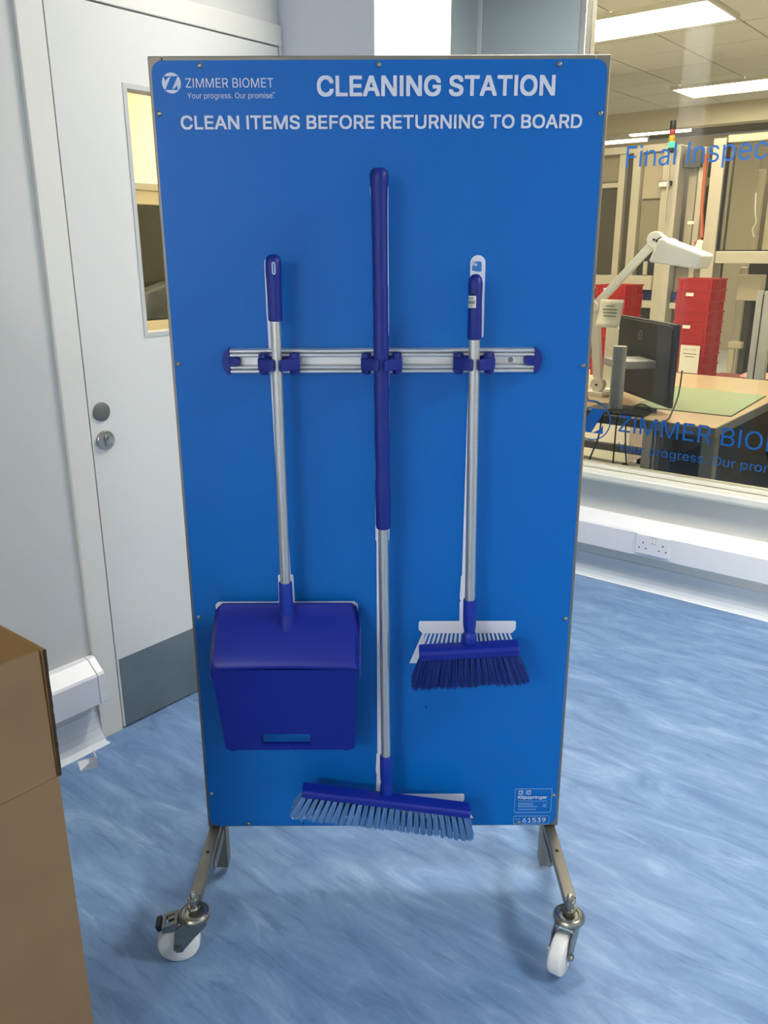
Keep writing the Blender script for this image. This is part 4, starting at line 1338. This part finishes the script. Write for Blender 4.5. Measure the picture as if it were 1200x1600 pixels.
tag(hd_, 'white plastic stand under the curled paper notice, behind the lamp', 'stand')
MB().prism(rrect(-0.06, 0.06, -0.05, 0.05, 0.01), 'z', 0, 0.02).build('base', M_paper, hd_, bev=0.003)
MB().prism([(-0.030, 0.02), (0.040, 0.02), (0.045, 0.22), (0.055, 0.28), (0.030, 0.33), (0.055, 0.37), (-0.030, 0.37)], 'y', -0.006, 0.012).build('upright', M_paper, hd_, bev=0.002)

# two stacks of red trays
tb = MB()
W_, D_, H_ = 0.222, 0.24, 0.065
t = 0.011
tb.box(-W_ / 2 + t, W_ / 2 - t, -D_ / 2 + t, D_ / 2 - t, 0.0, 0.005)
for a0, a1, b0, b1 in ((-W_ / 2 + 0.005, W_ / 2 - 0.005, -D_ / 2 + 0.005, -D_ / 2 + 0.010), (-W_ / 2 + 0.005, W_ / 2 - 0.005, D_ / 2 - 0.010, D_ / 2 - 0.005),
                       (-W_ / 2 + 0.005, -W_ / 2 + 0.010, -D_ / 2 + 0.010, D_ / 2 - 0.010), (W_ / 2 - 0.010, W_ / 2 - 0.005, -D_ / 2 + 0.010, D_ / 2 - 0.010)):
    tb.box(a0, a1, b0, b1, 0.0, H_ - 0.010)
tray_me = tb.mesh('tray_body')
rm = MB()
for a0, a1, b0, b1 in ((-W_ / 2, W_ / 2, -D_ / 2, -D_ / 2 + t), (-W_ / 2, W_ / 2, D_ / 2 - t, D_ / 2), (-W_ / 2, -W_ / 2 + t, -D_ / 2 + t, D_ / 2 - t), (W_ / 2 - t, W_ / 2, -D_ / 2 + t, D_ / 2 - t)):
    rm.box(a0, a1, b0, b1, H_ - 0.012, H_ - 0.002)
rim_me = rm.mesh('tray_rim')
hb = MB().box(-0.060, 0.060, 0.0, 0.012, -0.006, 0.0)
hb_me = hb.mesh('tray_handle')
rb = MB().box(-0.003, 0.003, 0.0, 0.010, 0.004, H_ - 0.017)
rb_me = rb.mesh('tray_rib')
for me in (tray_me, rim_me, hb_me, rb_me):
    me.materials.append(M_red)
lb_me = MB().box(-0.024, 0.024, -0.001, 0.0, -0.010, 0.010).mesh('tray_label')
lb_me.materials.append(M_paper)
ORD = ['topmost', 'second', 'third', 'fourth', 'fifth', 'sixth', 'seventh', 'eighth', 'ninth', 'tenth', 'eleventh', 'twelfth', 'thirteenth', 'fourteenth', 'fifteenth', 'sixteenth', 'seventeenth', 'eighteenth', 'nineteenth']


def stack(cx, cy, ztop, n, rz, words, group, labels, zbot=0.0):
    for k in range(n):
        z = ztop - (ztop - zbot) / n * (k + 1)
        o = empty('stacking_tray', (cx + random.uniform(-.002, .002), cy + random.uniform(-.002, .002), z), rz + random.uniform(-.008, .008))
        if k == 0:
            tag(o, 'topmost red plastic tray of ' + words, 'tray', group)
        else:
            tag(o, ORD[k] + ' red plastic tray from the top of ' + words, 'tray', group)
        obj('tray_body', tray_me, None, o)
        obj('tray_rim', rim_me, None, o)
        obj('tray_handle', hb_me, None, o, loc=(0, -D_ / 2 + 0.002, 0.035))
        obj('tray_handle', hb_me, None, o, loc=(W_ / 2 - 0.002, 0.0, 0.035), rot=(0, 0, math.pi / 2))
        for x in (-0.085, 0.085):
            obj('tray_rib', rb_me, None, o, loc=(x, -D_ / 2 + 0.001, 0))
        for y in (-0.095, -0.055, 0.055, 0.095):
            obj('tray_rib', rb_me, None, o, loc=(W_ / 2 - 0.001, y, 0), rot=(0, 0, math.pi / 2))
        if k in labels:
            obj('tray_label', lb_me, None, o, loc=(-0.02, -D_ / 2 - 0.0022, 0.034))


stack(-1.835, 5.42, 1.235, 19, math.radians(-4), 'the tall stack right of the monitor', 'red trays in the tall stack', (1, 4))
stack(-2.335, 5.33, 1.190, 9, math.radians(-4), 'the stack behind the bench lamp arm', 'red trays in the stack behind the lamp', (0,), 0.605)
tr = empty('tray_trolley', (-2.335, 5.33, 0), math.radians(-4))
tag(tr, 'white box trolley under the left red tray stack', 'trolley')
MB().box(-0.24, 0.24, -0.16, 0.16, 0.06, 0.605).build('trolley_body', M_paper, tr, bev=0.004)
for x, y in ((-0.2, -0.12), (0.2, -0.12), (-0.2, 0.12), (0.2, 0.12)):
    MB().lathe([(0.03, 0.0), (0.03, 0.03), (0.012, 0.035), (0.012, 0.06)], 12).build('trolley_foot', M_dark, tr, loc=(x, y, 0))
np_ = MB().box(-0.062, 0.062, -0.0008, 0.0, -0.085, 0.085).build('paper_sign', M_paper, loc=(-1.822, 5.292, 0.748), rot=(0, 0, math.radians(-4)))
tag(np_, 'white printed sheet taped to the tall red tray stack', 'paper')
obj('lettering', text_mesh('HAA LINE', 0.085, 0.012), mat('grey ink', (150, 144, 126), 0.7), np_, loc=(-0.045, -0.0012, 0.052), rot=UP_FRONT)
for z, wd in ((0.030, 0.09), (0.012, 0.06)):
    MB().box(-wd / 2, wd / 2, -0.0014, -0.0008, z, z + 0.006).build('text_line', mat('grey ink', (150, 144, 126), 0.7), np_)

gp_ = empty('grey_post', (-1.43, 5.34, 0))
tag(gp_, 'grey slotted aluminium post standing behind the bench at the right edge', 'post')
MB().box(-0.045, -0.010, -0.02, 0.02, 0, 1.17).build('profile_bar', M_silver, gp_, bev=0.002)
MB().box(-0.010, -0.002, -0.016, 0.016, 0, 1.15).build('profile_slot', M_cabinet, gp_)
MB().box(-0.002, 0.055, -0.02, 0.02, 0, 1.17).build('profile_bar', M_silver, gp_, bev=0.002)
rc = MB().prism([(-0.22, -0.10), (0.22, -0.10), (0.24, 0.10), (-0.24, 0.10)], 'y', -0.2, 0.2).build('crimson_bin', mat('crimson plastic', (120, 30, 44), 0.5), bev=0.01, loc=(-1.62, 5.85, 0.48))
tag(rc, 'dark crimson bin beside the tall red tray stack', 'bin')
MB().box(-0.20, 0.20, -0.16, 0.16, -0.48, -0.10).build('bin_stand', M_cabinet, rc)
bgm = MB()
bgm.lathe([(0.02, 0.0), (0.10, 0.005), (0.12, 0.03), (0.09, 0.06), (0.04, 0.075), (0.0, 0.08)], 14)
bo = bgm.build('pink_bag', mat('pale pink plastic film', (222, 178, 164), 0.35, var=0.1, scale=25, bump=0.4, bscale=30), loc=(-1.53, 5.80, 0.582))
bo.scale = (1.0, 0.8, 0.7)
tag(bo, 'crumpled pale pink plastic bag lying on the crimson bin', 'bag')

# cables hanging off the bench
M_cable = mat('black cable', (26, 26, 26), 0.5)


def cable(pts, r, label):
    P = [Vector(p) for p in pts]
    out = []
    for i in range(len(P) - 1):
        p0, p1, p2, p3 = P[max(i - 1, 0)], P[i], P[i + 1], P[min(i + 2, len(P) - 1)]
        for k in range(6):
            t = k / 6.0
            out.append(0.5 * ((2 * p1) + (-p0 + p2) * t + (2 * p0 - 5 * p1 + 4 * p2 - p3) * t * t + (-p0 + 3 * p1 - 3 * p2 + p3) * t ** 3))
    out.append(P[-1])
    o = MB().tube(out, r, 6).build('cable', M_cable)
    tag(o, label, 'cable')


cable([(-1.45, 3.62, 0.715), (-1.50, 3.52, 0.725), (-1.54, 3.455, 0.715), (-1.555, 3.447, 0.60), (-1.60, 3.45, 0.45), (-1.62, 3.46, 0.2), (-1.62, 3.5, 0.01)], 0.004, 'black cable looping over the bench edge nearest the board')
cable([(-1.40, 3.60, 0.722), (-1.44, 3.50, 0.735), (-1.47, 3.452, 0.715), (-1.475, 3.446, 0.58), (-1.475, 3.45, 0.3), (-1.47, 3.47, 0.01)], 0.0035, 'black cable hanging straight down below the monitor stand')
cable([(-1.36, 3.60, 0.715), (-1.40, 3.52, 0.76), (-1.43, 3.452, 0.712), (-1.42, 3.446, 0.55), (-1.39, 3.45, 0.35), (-1.37, 3.48, 0.01)], 0.0035, 'thin black cable slanting down right of the other hanging cables')
cable([(-1.285, 3.66, 0.90), (-1.270, 3.60, 0.80), (-1.262, 3.50, 0.722), (-1.262, 3.452, 0.70), (-1.255, 3.446, 0.55), (-1.25, 3.47, 0.20), (-1.25, 3.5, 0.01)], 0.0035, 'black cable running down from the right side of the monitor')
cable([(-1.82, 3.86, 0.716), (-1.74, 3.72, 0.714), (-1.66, 3.64, 0.722), (-1.60, 3.60, 0.716), (-1.54, 3.62, 0.714)], 0.0035, 'black cable lying on the bench between lamp and monitor stand')
cable([(-2.10, 4.1, 0.012), (-1.95, 4.0, 0.012), (-1.80, 4.15, 0.012), (-1.70, 4.25, 0.012), (-1.62, 4.2, 0.012)], 0.010, 'thick dark cable curving across the pale floor under the bench')

# ------------------------------------------------------------------ room behind the door
struct(MB().box(-5.2, -2.3, 0.2, 3.33, -0.08, 0).build('floor_door_room', M_floor2))
struct(MB().box(-5.2, -2.3, 0.2, 3.33, 2.6, 2.66).build('ceiling_door_room', M_ceiling))
M_warm = mat('warm cream paint', (240, 228, 196), 0.6, var=0.01)
struct(MB().box(-5.3, -5.2, 0.2, 3.33, 0, 2.6).build('wall_door_room_left', M_warm))
struct(MB().box(-5.2, -2.2, 0.1, 0.2, 0, 2.6).build('wall_door_room_front', M_warm))
struct(MB().box(-5.2, -2.26, 3.24, 3.33, 0, 2.6).build('wall_door_room_back', M_warm))
l = (-3.6, 2.2, 2.60, 1.2, 0.6, 40.0)
ceiling_light(l, emis('door room lamp', COL_FAR, l[5]), 'ceiling light panel in the room behind the white door')
ca = empty('glove_cabinet', (-3.2, 2.45, 0))
tag(ca, 'beige topped cabinet with dark front seen through the door window', 'cabinet')
MB().box(-0.6, 0.0, -0.45, 0.6, 1.598, 1.655).build('cabinet_top', M_warm, ca, bev=0.004)
MB().box(-0.58, 0.02, -0.46, 0.6, 1.655, 1.685).build('cabinet_rail', M_cream, ca, bev=0.003)
MB().box(-0.55, -0.01, -0.40, 0.6, 1.12, 1.598).build('cabinet_front', M_olive, ca)
MB().box(-0.6, 0.10, -0.6, 0.6, 1.05, 1.12).build('cabinet_ledge', M_warm, ca, bev=0.004)
MB().box(-0.55, 0.02, -0.55, 0.6, 0.0, 1.05).build('cabinet_base', M_cabinet, ca)
wb = MB()
wb.prism([(-0.2, 0.0), (0.2, 0.0), (0.19, 0.13), (0.10, 0.175), (-0.02, 0.16), (-0.18, 0.12)], 'y', -0.05, 0.05)
o = wb.build('wrapped_pack', mat('grey plastic wrap', (96, 98, 100), 0.18, var=0.35, scale=9, bump=0.5, bscale=14), bev=0.01, loc=(-3.15, 2.40, 1.121), rot=(0, 0, math.radians(90)))
tag(o, 'grey plastic wrapped pack on the ledge behind the door window', 'package')
